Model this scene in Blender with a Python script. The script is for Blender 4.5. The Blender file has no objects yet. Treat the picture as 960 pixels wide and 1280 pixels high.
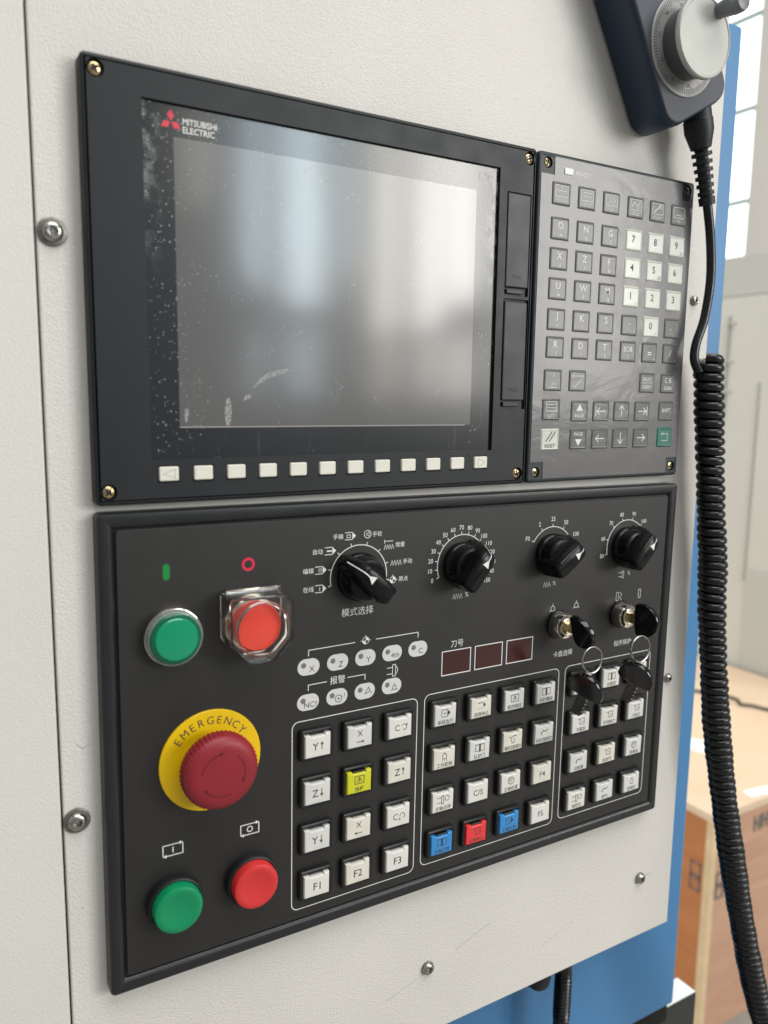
import bpy, bmesh, math, random
from mathutils import Vector, Matrix
random.seed(7)
S = 0.001                                   # everything below is written in millimetres
scene = bpy.context.scene
COL = scene.collection

# ------------------------------------------------------------------ camera, world, lights, exposure
def make_camera():
    a, b, c = 0.5348534, -0.1426024, 0.0135672
    ca, sa, cb, sb, cc, sc_ = math.cos(a), math.sin(a), math.cos(b), math.sin(b), math.cos(c), math.sin(c)
    fwd = Vector((sa*cb, ca*cb, sb)); right = Vector((ca, -sa, 0)); up = right.cross(fwd)
    r2 = right*cc + up*sc_; u2 = up*cc - right*sc_
    cam = bpy.data.cameras.new('camera'); o = bpy.data.objects.new('camera', cam); COL.objects.link(o)
    loc = Vector((-73.772, -388.473, -147.160))*S
    m = Matrix(((r2.x, u2.x, -fwd.x, loc.x), (r2.y, u2.y, -fwd.y, loc.y), (r2.z, u2.z, -fwd.z, loc.z), (0, 0, 0, 1)))
    o.matrix_world = m
    cam.sensor_fit = 'HORIZONTAL'; cam.sensor_width = 36.0; cam.lens = 1004.212/960*36
    cam.clip_start = 0.02; cam.clip_end = 60
    cam.dof.use_dof = True; cam.dof.focus_distance = 0.50; cam.dof.aperture_fstop = 9.5
    scene.camera = o
make_camera()

world = bpy.data.worlds.new('World'); scene.world = world; world.use_nodes = True
bg = world.node_tree.nodes['Background']
bg.inputs[0].default_value = (0.90, 0.96, 1.0, 1); bg.inputs[1].default_value = 0.30

def area(name, loc, rot, sx, sz, radiance, col=(1, 0.97, 0.92)):
    l = bpy.data.lights.new(name, 'AREA'); l.shape = 'RECTANGLE'; l.size = sx; l.size_y = sz
    l.energy = radiance*math.pi*sx*sz; l.color = col
    o = bpy.data.objects.new(name, l); COL.objects.link(o)
    o.location = loc; o.rotation_euler = rot
    return o
# tall windows of the hall, behind the photographer and to the right (metres)
RX = (math.radians(90), 0, 0)
def hall_window(x0, x1, z0, z1, rad, col=(1, 0.97, 0.92), y=-5.0):
    area('window_and_fill_light', ((x0+x1)/2, y, (z0+z1)/2), RX, x1-x0, z1-z0, rad, col)
hall_window(1.62, 1.72, 1.1, 2.3, 5, (1.0, 0.9, 0.75))
hall_window(2.00, 2.12, 0.6, 2.3, 12, (0.75, 0.92, 1.0))
hall_window(2.30, 2.56, 0.5, 2.4, 14, (0.78, 0.93, 1.0))
hall_window(2.74, 2.84, 0.7, 2.4, 7, (0.8, 0.95, 1.0))
hall_window(3.02, 3.20, 0.35, 2.5, 13, (1, 0.95, 0.85))
hall_window(3.40, 3.60, 0.40, 2.7, 17)
hall_window(3.70, 3.98, 0.62, 2.7, 17)
hall_window(4.40, 5.00, -0.2, 2.4, 14)
hall_window(5.12, 5.75, -0.2, 2.4, 14)
# dim strips added below the windows so their reflections fade out downwards
for x0_, x1_, r_0, c_0 in ((2.00, 2.12, 4, (0.8, 0.93, 1.0)), (2.30, 2.56, 5, (0.8, 0.93, 1.0)), (3.02, 3.20, 5, (1, 0.93, 0.82)), (3.40, 3.60, 6, (1, 0.95, 0.88)), (3.70, 3.98, 7, (1, 0.95, 0.88))):
    hall_window(x0_, x1_, -0.15, 0.33, r_0, c_0)
# roof light, then a fill lamp added to brighten the background crate
area('roof_and_fill_light', (0.8, -2.2, 3.6), (0, 0, 0), 4.0, 3.0, 4.5, (1, 0.98, 0.95))
area('roof_and_fill_light', (2.2, 1.6, 3.6), (0, 0, 0), 3.0, 2.4, 4.8, (1, 0.97, 0.92))
# fill light added at far left to brighten the background crate and enclosure
area('window_and_fill_light', (-4.5, 2.6, 0.8), (math.radians(90), 0, math.radians(-90)), 3.0, 2.4, 10.0, (1, 0.96, 0.90))

vs = scene.view_settings
vs.view_transform = 'Standard'; vs.look = 'None'; vs.exposure = 0.32; vs.gamma = 1.0
vs.use_curve_mapping = False

# ------------------------------------------------------------------ materials
MATS = {}
def mat(name, col, rough=0.5, metal=0.0, spec=0.5, coat=0.0, coat_rough=0.1, bump=None, var=0.0, var_scale=20.0,
        rvar=0.0, rvar_scale=60.0, trans=0.0, ior=1.45, emit=None, sss=0.0, wrinkle=None):
    m = bpy.data.materials.new(name); m.use_nodes = True
    nt = m.node_tree; n = nt.nodes; lk = nt.links; b = n['Principled BSDF']
    b.inputs['Base Color'].default_value = (*col, 1); b.inputs['Roughness'].default_value = rough
    b.inputs['Metallic'].default_value = metal; b.inputs['Specular IOR Level'].default_value = spec
    b.inputs['Coat Weight'].default_value = coat; b.inputs['Coat Roughness'].default_value = coat_rough
    b.inputs['Transmission Weight'].default_value = trans; b.inputs['IOR'].default_value = ior
    if emit: b.inputs['Emission Color'].default_value = (*emit[0], 1); b.inputs['Emission Strength'].default_value = emit[1]
    if sss:
        b.inputs['Subsurface Weight'].default_value = sss; b.inputs['Subsurface Scale'].default_value = 0.003
    tc = n.new('ShaderNodeTexCoord')
    if var:
        t = n.new('ShaderNodeTexNoise'); t.inputs['Scale'].default_value = var_scale; t.inputs['Detail'].default_value = 6
        lk.new(tc.outputs['Object'], t.inputs['Vector'])
        mx = n.new('ShaderNodeMixRGB'); mx.blend_type = 'MULTIPLY'; mx.inputs[0].default_value = 1
        mx.inputs[1].default_value = (*col, 1)
        r = n.new('ShaderNodeMapRange'); r.inputs[1].default_value = 0.3; r.inputs[2].default_value = 0.7
        r.inputs[3].default_value = 1-var; r.inputs[4].default_value = 1+var*0.5
        lk.new(t.outputs['Fac'], r.inputs[0]); lk.new(r.outputs[0], mx.inputs[2]); lk.new(mx.outputs[0], b.inputs['Base Color'])
    if rvar:
        t = n.new('ShaderNodeTexNoise'); t.inputs['Scale'].default_value = rvar_scale; t.inputs['Detail'].default_value = 5
        lk.new(tc.outputs['Object'], t.inputs['Vector'])
        r = n.new('ShaderNodeMapRange'); r.inputs[1].default_value = 0.3; r.inputs[2].default_value = 0.7
        r.inputs[3].default_value = rough-rvar; r.inputs[4].default_value = rough+rvar
        lk.new(t.outputs['Fac'], r.inputs[0]); lk.new(r.outputs[0], b.inputs['Roughness'])
    if bump:
        sc_, st, dist = bump
        t = n.new('ShaderNodeTexNoise'); t.inputs['Scale'].default_value = sc_; t.inputs['Detail'].default_value = 3
        lk.new(tc.outputs['Object'], t.inputs['Vector'])
        bp = n.new('ShaderNodeBump'); bp.inputs['Strength'].default_value = st; bp.inputs['Distance'].default_value = dist
        lk.new(t.outputs['Fac'], bp.inputs['Height']); lk.new(bp.outputs[0], b.inputs['Normal'])
    if wrinkle:
        mp = n.new('ShaderNodeMapping'); mp.inputs['Rotation'].default_value = (0, 0.5, 0); mp.inputs['Scale'].default_value = (1, 1, 2.2)
        lk.new(tc.outputs['Object'], mp.inputs[0])
        t = n.new('ShaderNodeTexNoise'); t.inputs['Scale'].default_value = wrinkle[0]; t.inputs['Detail'].default_value = 4; t.inputs['Distortion'].default_value = 0.8
        lk.new(mp.outputs[0], t.inputs['Vector'])
        bp = n.new('ShaderNodeBump'); bp.inputs['Strength'].default_value = wrinkle[1]; bp.inputs['Distance'].default_value = 0.004
        lk.new(t.outputs['Fac'], bp.inputs['Height']); lk.new(bp.outputs[0], b.inputs['Coat Normal'])
    MATS[name] = m
    return m

mat('powder_white', (0.635, 0.605, 0.56), 0.36, rvar=0.08, rvar_scale=9, bump=(1150, 0.95, 0.00045), var=0.07, var_scale=6)
mat('powder_white_b', (0.625, 0.612, 0.56), 0.40, rvar=0.08, rvar_scale=9, bump=(1250, 0.7, 0.0004), var=0.04, var_scale=5)
mat('cabinet_inside_shade', (0.02, 0.02, 0.02), 0.7)
mat('blue_paint', (0.055, 0.195, 0.40), 0.38, bump=(700, 0.15, 0.0004), var=0.06, var_scale=8)
mat('bezel', (0.0085, 0.0098, 0.012), 0.47, spec=0.42, bump=(2600, 0.12, 0.0001), rvar=0.05, var=0.08, var_scale=25)
mat('cover_plastic', (0.015, 0.017, 0.020), 0.44, bump=(2600, 0.10, 0.0001), rvar=0.04)
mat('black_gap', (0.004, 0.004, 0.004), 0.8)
mat('fkey_white', (0.66, 0.64, 0.56), 0.45, var=0.06, var_scale=120)
mat('grey_ink', (0.30, 0.29, 0.27), 0.6)
mat('dark_ink', (0.045, 0.042, 0.04), 0.6)
mat('white_ink', (0.70, 0.69, 0.66), 0.6)
mat('key_ink', (0.66, 0.66, 0.64), 0.6)
mat('dim_ink', (0.52, 0.52, 0.50), 0.6)
mat('engraved', (0.008, 0.008, 0.009), 0.7)
mat('logo_red', (0.62, 0.035, 0.06), 0.35)
mat('screw_brass', (0.62, 0.47, 0.26), 0.22, metal=1.0, var=0.3, var_scale=900)
mat('screw_steel', (0.40, 0.385, 0.35), 0.26, metal=1.0, var=0.25, var_scale=500, rvar=0.08, rvar_scale=500)
mat('washer_steel', (0.20, 0.19, 0.165), 0.42, metal=0.8, var=0.3, var_scale=500)
mat('kb_body', (0.012, 0.019, 0.022), 0.45, bump=(2600, 0.1, 0.0001))
mat('kb_film', (0.092, 0.089, 0.090), 0.42, spec=0.50, coat=0.45, coat_rough=0.17, wrinkle=(24, 0.10), var=0.06, var_scale=30)
mat('kb_key', (0.086, 0.086, 0.084), 0.44, spec=0.40, coat=0.40, coat_rough=0.17, wrinkle=(24, 0.09), var=0.1, var_scale=60)
mat('kb_key_white', (0.49, 0.50, 0.44), 0.36, coat=0.45, coat_rough=0.15, wrinkle=(24, 0.09), var=0.05, var_scale=80)
mat('kb_key_green', (0.01, 0.12, 0.085), 0.36, coat=0.2, coat_rough=0.2)
mat('led_white', (0.7, 0.7, 0.68), 0.4)
mat('op_frame', (0.010, 0.011, 0.012), 0.36, bump=(2000, 0.1, 0.0001), rvar=0.05)
mat('op_plate', (0.0115, 0.0102, 0.0092), 0.47, spec=0.62, bump=(1800, 0.10, 0.0001), rvar=0.04, var=0.06, var_scale=12)
mat('housing_black', (0.008, 0.008, 0.008), 0.34, rvar=0.06)
mat('cap_white', (0.66, 0.64, 0.59), 0.38, var=0.05, var_scale=150)
mat('cap_white_b', (0.64, 0.61, 0.53), 0.42, var=0.10, var_scale=110)
mat('cap_white_c', (0.60, 0.59, 0.56), 0.34, var=0.08, var_scale=130)
mat('cap_yellow', (0.56, 0.55, 0.02), 0.35, var=0.06, var_scale=150)
mat('cap_blue', (0.03, 0.22, 0.52), 0.33)
mat('cap_red', (0.70, 0.035, 0.04), 0.33)
mat('knob_black', (0.0035, 0.0035, 0.004), 0.24, spec=0.28, rvar=0.08, rvar_scale=90)
mat('lens_green', (0.0, 0.26, 0.125), 0.25, coat=0.4, sss=0.3)
mat('lens_green_dark', (0.0, 0.10, 0.05), 0.25)
mat('flat_green', (0.0, 0.22, 0.085), 0.35, rvar=0.05)
mat('lens_red', (0.72, 0.065, 0.042), 0.22, coat=0.3, sss=0.3)
mat('flat_red', (0.56, 0.030, 0.030), 0.35, rvar=0.05)
mat('estop_red', (0.235, 0.012, 0.021), 0.46, var=0.08, var_scale=40)
mat('estop_dark', (0.10, 0.004, 0.008), 0.5)
mat('estop_yellow', (0.78, 0.50, 0.0), 0.45, var=0.05, var_scale=40)
mat('green_ink', (0.0, 0.20, 0.03), 0.5)
mat('red_ink', (0.62, 0.015, 0.06), 0.5)
mat('clear_plastic', (0.97, 0.96, 0.93), 0.10, trans=1.0, ior=1.46)
mat('clear_ring', (0.90, 0.93, 0.92), 0.10, trans=0.85, ior=1.46)
mat('chrome', (0.75, 0.70, 0.60), 0.12, metal=1.0, rvar=0.05, rvar_scale=300, var=0.2, var_scale=400)
mat('key_brass', (0.55, 0.42, 0.22), 0.25, metal=1.0, var=0.2, var_scale=400)
mat('key_steel', (0.42, 0.41, 0.39), 0.25, metal=1.0)
mat('blade_dark', (0.10, 0.095, 0.085), 0.3, metal=1.0, var=0.4, var_scale=600)
mat('key_black', (0.004, 0.0035, 0.005), 0.16, spec=0.4, coat=0.2, coat_rough=0.05)
mat('seg_window', (0.040, 0.008, 0.006), 0.18, var=0.1, var_scale=60)
mat('indicator_white', (0.58, 0.57, 0.55), 0.5)
mat('indicator_led', (0.16, 0.155, 0.15), 0.4)
mat('pendant_navy', (0.013, 0.030, 0.058), 0.45, var=0.08, var_scale=30)
mat('pendant_face', (0.048, 0.052, 0.070), 0.50, var=0.05, var_scale=30)
mat('wheel_side', (0.075, 0.078, 0.085), 0.45)
mat('wheel_silver', (0.42, 0.42, 0.39), 0.50, metal=0.25, var=0.05, var_scale=60)
mat('dial_silver', (0.30, 0.295, 0.285), 0.48, metal=0.3, rvar=0.05, rvar_scale=200)
mat('cord_black', (0.0045, 0.0045, 0.005), 0.27, rvar=0.08, rvar_scale=200)
mat('rubber_black', (0.007, 0.008, 0.010), 0.5)
mat('crank_grey', (0.16, 0.165, 0.18), 0.35)
mat('tray_dark', (0.022, 0.024, 0.022), 0.5)
mat('tray_light', (0.70, 0.72, 0.70), 0.4)
mat('enclosure_cream', (0.50, 0.49, 0.445), 0.5, var=0.04, var_scale=3)
mat('enclosure_grey', (0.42, 0.42, 0.38), 0.5, var=0.04, var_scale=3)
mat('pillar_grey', (0.52, 0.50, 0.46), 0.7, var=0.05, var_scale=2)
mat('window_frame', (0.30, 0.32, 0.32), 0.5)
mat('window_light', (0.8, 0.9, 0.9), 0.5, emit=((0.82, 1.0, 0.97), 1.25))
mat('floor_grey', (0.26, 0.25, 0.23), 0.45, var=0.12, var_scale=3)
mat('paper_white', (0.75, 0.77, 0.77), 0.6)
mat('stamp_ink', (0.10, 0.12, 0.12), 0.7)
mat('edge_wood', (0.62, 0.47, 0.28), 0.6, var=0.15, var_scale=20)

def wood(name, c1, c2):
    m = mat(name, c1, 0.55); nt = m.node_tree; n = nt.nodes; lk = nt.links; b = n['Principled BSDF']
    tc = n.new('ShaderNodeTexCoord'); mp = n.new('ShaderNodeMapping'); mp.inputs['Scale'].default_value = (2, 2, 9)
    t = n.new('ShaderNodeTexNoise'); t.inputs['Scale'].default_value = 1.6; t.inputs['Detail'].default_value = 8; t.inputs['Distortion'].default_value = 1.6
    r = n.new('ShaderNodeValToRGB'); r.color_ramp.elements[0].color = (*c1, 1); r.color_ramp.elements[1].color = (*c2, 1)
    r.color_ramp.elements[0].position = 0.3; r.color_ramp.elements[1].position = 0.7
    lk.new(tc.outputs['Object'], mp.inputs[0]); lk.new(mp.outputs[0], t.inputs['Vector']); lk.new(t.outputs['Fac'], r.inputs[0]); lk.new(r.outputs[0], b.inputs['Base Color'])
wood('ply_side_shade', (0.38, 0.14, 0.045), (0.46, 0.18, 0.06))  # plywood tone with the shade of the crate's side face painted in
wood('ply_front_lit', (0.42, 0.24, 0.155), (0.52, 0.31, 0.205))  # same plywood, light on the front face put into the colour
wood('ply_top_lit', (0.60, 0.45, 0.31), (0.66, 0.51, 0.36))  # same plywood, brightened in colour for the lit top

def screen_material(name, col, rough, spec, dust):
    """dusty, smeared protective film over a display: dirt has a shape of its own"""
    m = bpy.data.materials.new(name); m.use_nodes = True; MATS[name] = m
    nt = m.node_tree; n = nt.nodes; lk = nt.links; b = n['Principled BSDF']
    b.inputs['Specular IOR Level'].default_value = spec
    b.inputs['Coat Weight'].default_value = 0.25; b.inputs['Coat Roughness'].default_value = 0.30
    tc = n.new('ShaderNodeTexCoord')
    def math_(op, a, c=None, d=None):
        q = n.new('ShaderNodeMath'); q.operation = op
        for i, v in enumerate((a, c, d)):
            if v is None: continue
            if isinstance(v, (int, float)): q.inputs[i].default_value = v
            else: lk.new(v, q.inputs[i])
        return q.outputs[0]
    sep = n.new('ShaderNodeSeparateXYZ'); lk.new(tc.outputs['Object'], sep.inputs[0])
    X = math_('MULTIPLY', sep.outputs[0], 1000); Z = math_('MULTIPLY', sep.outputs[2], 1000)
    # dust grains: voronoi dots gated by a broad patchy mask, thicker to the left and along the top
    v = n.new('ShaderNodeTexVoronoi'); v.inputs['Scale'].default_value = 760; lk.new(tc.outputs['Object'], v.inputs['Vector'])
    sepc = n.new('ShaderNodeSeparateColor'); lk.new(v.outputs['Color'], sepc.inputs[0])
    rad = math_('MULTIPLY', math_('POWER', sepc.outputs[0], 3.0), 0.36)
    dots = math_('LESS_THAN', v.outputs['Distance'], rad)
    ns = n.new('ShaderNodeTexNoise'); ns.inputs['Scale'].default_value = 38; ns.inputs['Detail'].default_value = 4; lk.new(tc.outputs['Object'], ns.inputs['Vector'])
    left = n.new('ShaderNodeMapRange'); left.inputs[1].default_value = 40; left.inputs[2].default_value = 95; left.inputs[3].default_value = 0.58; left.inputs[4].default_value = 0.41; lk.new(X, left.inputs[0])
    top = n.new('ShaderNodeMapRange'); top.inputs[1].default_value = -75; top.inputs[2].default_value = -18; top.inputs[3].default_value = 0.0; top.inputs[4].default_value = 0.12; lk.new(Z, top.inputs[0])
    thr = math_('SUBTRACT', 1.02, math_('ADD', left.outputs[0], top.outputs[0]))
    gate = math_('GREATER_THAN', ns.outputs['Fac'], thr)
    dotm = math_('MULTIPLY', math_('MULTIPLY', dots, gate), dust)
    # film peel and grime along the border (patchy)
    ns2 = n.new('ShaderNodeTexNoise'); ns2.inputs['Scale'].default_value = 150; ns2.inputs['Detail'].default_value = 8; ns2.inputs['Roughness'].default_value = 0.7; lk.new(tc.outputs['Object'], ns2.inputs['Vector'])
    ex = math_('ABSOLUTE', math_('SUBTRACT', X, 129.1)); ez = math_('ABSOLUTE', math_('ADD', Z, 96.5))
    bx = n.new('ShaderNodeMapRange'); bx.inputs[1].default_value = 93; bx.inputs[2].default_value = 103; lk.new(ex, bx.inputs[0])
    up = n.new('ShaderNodeMapRange'); up.inputs[1].default_value = -95; up.inputs[2].default_value = -30; lk.new(Z, up.inputs[0])
    grime = n.new('ShaderNodeMapRange'); grime.inputs[1].default_value = 0.47; grime.inputs[2].default_value = 0.60; lk.new(ns2.outputs['Fac'], grime.inputs[0])
    gr = math_('MULTIPLY', math_('MULTIPLY', math_('MULTIPLY', bx.outputs[0], up.outputs[0]), grime.outputs[0]), 0.42)
    tot = math_('MAXIMUM', dotm, gr)
    # wiped streaks: stretched noise rotated, low contrast
    mp = n.new('ShaderNodeMapping'); mp.inputs['Rotation'].default_value = (0, math.radians(-52), 0); mp.inputs['Scale'].default_value = (260, 260, 22)
    lk.new(tc.outputs['Object'], mp.inputs[0])
    st = n.new('ShaderNodeTexNoise'); st.inputs['Scale'].default_value = 1.0; st.inputs['Detail'].default_value = 3; lk.new(mp.outputs[0], st.inputs['Vector'])
    sr = n.new('ShaderNodeMapRange'); sr.inputs[1].default_value = 0.66; sr.inputs[2].default_value = 0.78; lk.new(st.outputs['Fac'], sr.inputs[0])
    lowz = n.new('ShaderNodeMapRange'); lowz.inputs[1].default_value = -95; lowz.inputs[2].default_value = -125; lk.new(Z, lowz.inputs[0])
    tot = math_('MAXIMUM', tot, math_('MULTIPLY', math_('MULTIPLY', sr.outputs[0], lowz.outputs[0]), 0.14*dust))
    mx = n.new('ShaderNodeMixRGB'); mx.inputs[1].default_value = (*col, 1); mx.inputs[2].default_value = (0.42, 0.43, 0.42, 1)
    lk.new(tot, mx.inputs[0]); lk.new(mx.outputs[0], b.inputs['Base Color'])
    rr = n.new('ShaderNodeMapRange'); rr.inputs[3].default_value = rough; rr.inputs[4].default_value = 0.6; lk.new(tot, rr.inputs[0])
    lk.new(rr.outputs[0], b.inputs['Roughness'])
    # the film lies a little uneven
    bn = n.new('ShaderNodeTexNoise'); bn.inputs['Scale'].default_value = 14; bn.inputs['Detail'].default_value = 2; lk.new(tc.outputs['Object'], bn.inputs['Vector'])
    bp = n.new('ShaderNodeBump'); bp.inputs['Strength'].default_value = 0.06; bp.inputs['Distance'].default_value = 0.002
    lk.new(bn.outputs['Fac'], bp.inputs['Height']); lk.new(bp.outputs[0], b.inputs['Normal'])
screen_material('screen_border', (0.008, 0.0095, 0.0105), 0.14, 0.6, 0.42)
screen_material('screen_active', (0.094, 0.092, 0.089), 0.125, 0.68, 0.30)

# ------------------------------------------------------------------ mesh helpers (millimetres; x right, z up, -y towards the viewer)
_txt = None
_tcache = {}
def glyphs(s, bold=0.0):
    global _txt
    k = (s, bold)
    if k in _tcache: return _tcache[k]
    if _txt is None:
        cu = bpy.data.curves.new('lettering_source', 'FONT'); _txt = bpy.data.objects.new('lettering_source', cu); COL.objects.link(_txt)
    _txt.data.body = s; _txt.data.offset = bold; _txt.data.resolution_u = 2
    bpy.context.view_layer.update()
    ev = _txt.evaluated_get(bpy.context.evaluated_depsgraph_get()); me = ev.to_mesh()
    vs_ = [(v.co.x, v.co.y) for v in me.vertices]; fs = [tuple(p.vertices) for p in me.polygons]
    ev.to_mesh_clear()
    if not vs_: vs_, fs = [(0, 0)], []
    x0 = min(v[0] for v in vs_); x1 = max(v[0] for v in vs_); y0 = min(v[1] for v in vs_); y1 = max(v[1] for v in vs_)
    _tcache[k] = (vs_, fs, x0, x1, y0, y1)
    return _tcache[k]

class MB:
    def __init__(s): s.v = []; s.f = []; s.k = 0
    def add(s, vs_, fs):
        o = len(s.v); s.v += [tuple(v) for v in vs_]; s.f += [tuple(i+o for i in f) for f in fs]; return s
    def loft(s, loops, cap0=False, cap1=True, closed=True):
        n = len(loops[0]); o = len(s.v)
        for l in loops: s.v += [tuple(p) for p in l]
        m = n if closed else n-1
        for i in range(len(loops)-1):
            for j in range(m):
                a = o+i*n+j; b = o+i*n+(j+1) % n
                s.f.append((a, b, b+n, a+n))
        if cap0: s.f.append(tuple(o+j for j in range(n)))
        if cap1: s.f.append(tuple(o+(len(loops)-1)*n+j for j in reversed(range(n))))
        return s
    def rrect(s, cx, cz, w, h, r, prof, cap0=False, cap1=True, seg=4):
        """prof: list of (inset, y)"""
        loops = []
        for ins, y in prof:
            hw, hh, rr = w/2-ins, h/2-ins, max(r-ins, 0.001)
            loops.append([(cx+p[0], y, cz+p[1]) for p in rr_pts(hw, hh, rr, seg)])
        return s.loft(loops, cap0, cap1)
    def poly(s, pts, prof, cap0=False, cap1=True):
        """convex polygon in xz, shrunk towards its centroid by inset"""
        cx = sum(p[0] for p in pts)/len(pts); cz = sum(p[1] for p in pts)/len(pts)
        loops = []
        for ins, y in prof:
            l = []
            for p in pts:
                d = math.hypot(p[0]-cx, p[1]-cz); k = (d-ins)/d
                l.append((cx+(p[0]-cx)*k, y, cz+(p[1]-cz)*k))
            loops.append(l)
        return s.loft(loops, cap0, cap1)
    def lathe(s, cx, cz, prof, seg=40, cap0=False, cap1=True):
        """prof: list of (radius, y)"""
        return s.loft([[(cx+r*math.cos(2*math.pi*i/seg), y, cz+r*math.sin(2*math.pi*i/seg)) for i in range(seg)] for r, y in prof], cap0, cap1)
    def box(s, x0, x1, y0, y1, z0, z1):
        v = [(x0, y0, z0), (x1, y0, z0), (x1, y1, z0), (x0, y1, z0), (x0, y0, z1), (x1, y0, z1), (x1, y1, z1), (x0, y1, z1)]
        return s.add(v, [(0, 3, 2, 1), (4, 5, 6, 7), (0, 1, 5, 4), (1, 2, 6, 5), (2, 3, 7, 6), (3, 0, 4, 7)])
    def bbox(s, x0, x1, y0, y1, z0, z1, b):
        """box whose -y face has rounded edges; y0 is the front"""
        return s.rrect((x0+x1)/2, (z0+z1)/2, x1-x0, z1-z0, b*1.2, [(0, y1), (0, y0+b), (b*0.3, y0+b*0.3), (b, y0)], True, True, 3)
    def flat(s, pts, y): 
        s.k += 1
        return s.add([(p[0], y-0.002*s.k, p[1]) for p in pts], [tuple(range(len(pts)))])
    def disc(s, cx, cz, r, y, seg=24, rz=None):
        rz = rz or r
        return s.flat([(cx+r*math.cos(2*math.pi*i/seg), cz+rz*math.sin(2*math.pi*i/seg)) for i in range(seg)], y)
    def text(s, t, cx, cz, size, y, rot=0.0, bold=0.0, sx=1.0, left=False):
        vs_, fs, x0, x1, y0, y1 = glyphs(t, bold)
        ox, oy = (x0 if left else (x0+x1)/2), (y0+y1)/2
        c, n = math.cos(rot), math.sin(rot); out = []
        for a, b in vs_:
            a = (a-ox)*size*sx; b = (b-oy)*size
            out.append((cx+a*c-b*n, y, cz+a*n+b*c))
        return s.add(out, fs)
    def stroke(s, pts, w, y, closed=False):
        s.k += 1; y -= 0.002*s.k
        n = len(pts); L = []; R = []
        for i in range(n):
            p = Vector(pts[i])
            a = Vector(pts[i-1]) if (i > 0 or closed) else None
            b = Vector(pts[(i+1) % n]) if (i < n-1 or closed) else None
            d1 = (p-a).normalized() if a is not None else None; d2 = (b-p).normalized() if b is not None else None
            if d1 is None: d1 = d2
            if d2 is None: d2 = d1
            t = (d1+d2); t = t.normalized() if t.length > 1e-6 else d1
            nn = Vector((-t.y, t.x)); k = 1/max(0.45, abs(nn.dot(Vector((-d1.y, d1.x)))))
            L.append(p+nn*w/2*k); R.append(p-nn*w/2*k)
        o = len(s.v)
        for a, b in zip(L, R): s.v += [(a.x, y, a.y), (b.x, y, b.y)]
        for i in range(n if closed else n-1):
            j = (i+1) % n
            s.f.append((o+2*i, o+2*i+1, o+2*j+1, o+2*j))
        return s
    def arc(s, cx, cz, r, a0, a1, w, y, seg=28):
        return s.stroke([(cx+r*math.cos(math.radians(a0+(a1-a0)*i/seg)), cz+r*math.sin(math.radians(a0+(a1-a0)*i/seg))) for i in range(seg+1)], w, y)
    def ring(s, cx, cz, r, w, y, seg=24):
        return s.stroke([(cx+r*math.cos(2*math.pi*i/seg), cz+r*math.sin(2*math.pi*i/seg)) for i in range(seg)], w, y, True)
    def tube(s, path, rad, seg=10, cap=True):
        """path: list of Vector; rad: number or list"""
        n = len(path); rad = rad if isinstance(rad, (list, tuple)) else [rad]*n
        t0 = (path[1]-path[0]).normalized(); up = Vector((0, 1, 0)) if abs(t0.y) < 0.9 else Vector((1, 0, 0))
        u = t0.cross(up).normalized(); loops = []
        for i in range(n):
            t = (path[min(i+1, n-1)]-path[max(i-1, 0)]).normalized()
            u = (u-t*u.dot(t)).normalized(); w = t.cross(u)
            loops.append([path[i]+(u*math.cos(2*math.pi*j/seg)+w*math.sin(2*math.pi*j/seg))*rad[i] for j in range(seg)])
        return s.loft(loops, cap, cap)
    def plate(s, x0, x1, z0, z1, y, rects=(), circs=()):
        """flat plate with real recesses: rects (x0,x1,z0,z1,depth), circs (cx,cz,r,depth)"""
        holes = [(a, b, c, d) for a, b, c, d, e in rects] + [(cx-r-.5, cx+r+.5, cz-r-.5, cz+r+.5) for cx, cz, r, e in circs]
        xs = sorted({x0, x1, *[h[0] for h in holes], *[h[1] for h in holes]}); zs = sorted({z0, z1, *[h[2] for h in holes], *[h[3] for h in holes]})
        for i in range(len(xs)-1):
            for j in range(len(zs)-1):
                mx, mz = (xs[i]+xs[i+1])/2, (zs[j]+zs[j+1])/2
                if any(h[0] < mx < h[1] and h[2] < mz < h[3] for h in holes): continue
                s.add([(xs[i], y, zs[j]), (xs[i+1], y, zs[j]), (xs[i+1], y, zs[j+1]), (xs[i], y, zs[j+1])], [(0, 1, 2, 3)])
        for a, b, c, d, e in rects:
            f = [(a, y, c), (b, y, c), (b, y, d), (a, y, d)]; k = [(p[0], y+e, p[2]) for p in f]
            s.add(f+k, [(0, 4, 5, 1), (1, 5, 6, 2), (2, 6, 7, 3), (3, 7, 4, 0), (4, 7, 6, 5)])
        for cx, cz, r, e in circs:
            n = 32; sq = []; ci = []; h = r+.5
            for i in range(n):
                t = 2*math.pi*i/n; c, q = math.cos(t), math.sin(t); m = max(abs(c), abs(q))
                sq.append((cx+h*c/m, y, cz+h*q/m)); ci.append((cx+r*c, y, cz+r*q))
            s.loft([sq, ci, [(p[0], y+e, p[2]) for p in ci]], False, True)
        return s
    def mesh(s, name, material, smooth=35, recalc=False):
        me = bpy.data.meshes.new(name)
        me.from_pydata([(a*S, b*S, c*S) for a, b, c in s.v], [], s.f); me.update()
        if recalc:
            bm = bmesh.new(); bm.from_mesh(me); bmesh.ops.remove_doubles(bm, verts=bm.verts, dist=1e-7)
            bmesh.ops.recalc_face_normals(bm, faces=bm.faces); bm.to_mesh(me); bm.free()
        if smooth:
            me.shade_smooth(); me.set_sharp_from_angle(angle=math.radians(smooth))
        me.materials.append(MATS[material]); return me
    def build(s, name, material, parent=None, loc=(0, 0, 0), smooth=35, recalc=False):
        return obj(name, s.mesh(name, material, smooth, recalc), parent, loc)
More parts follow.
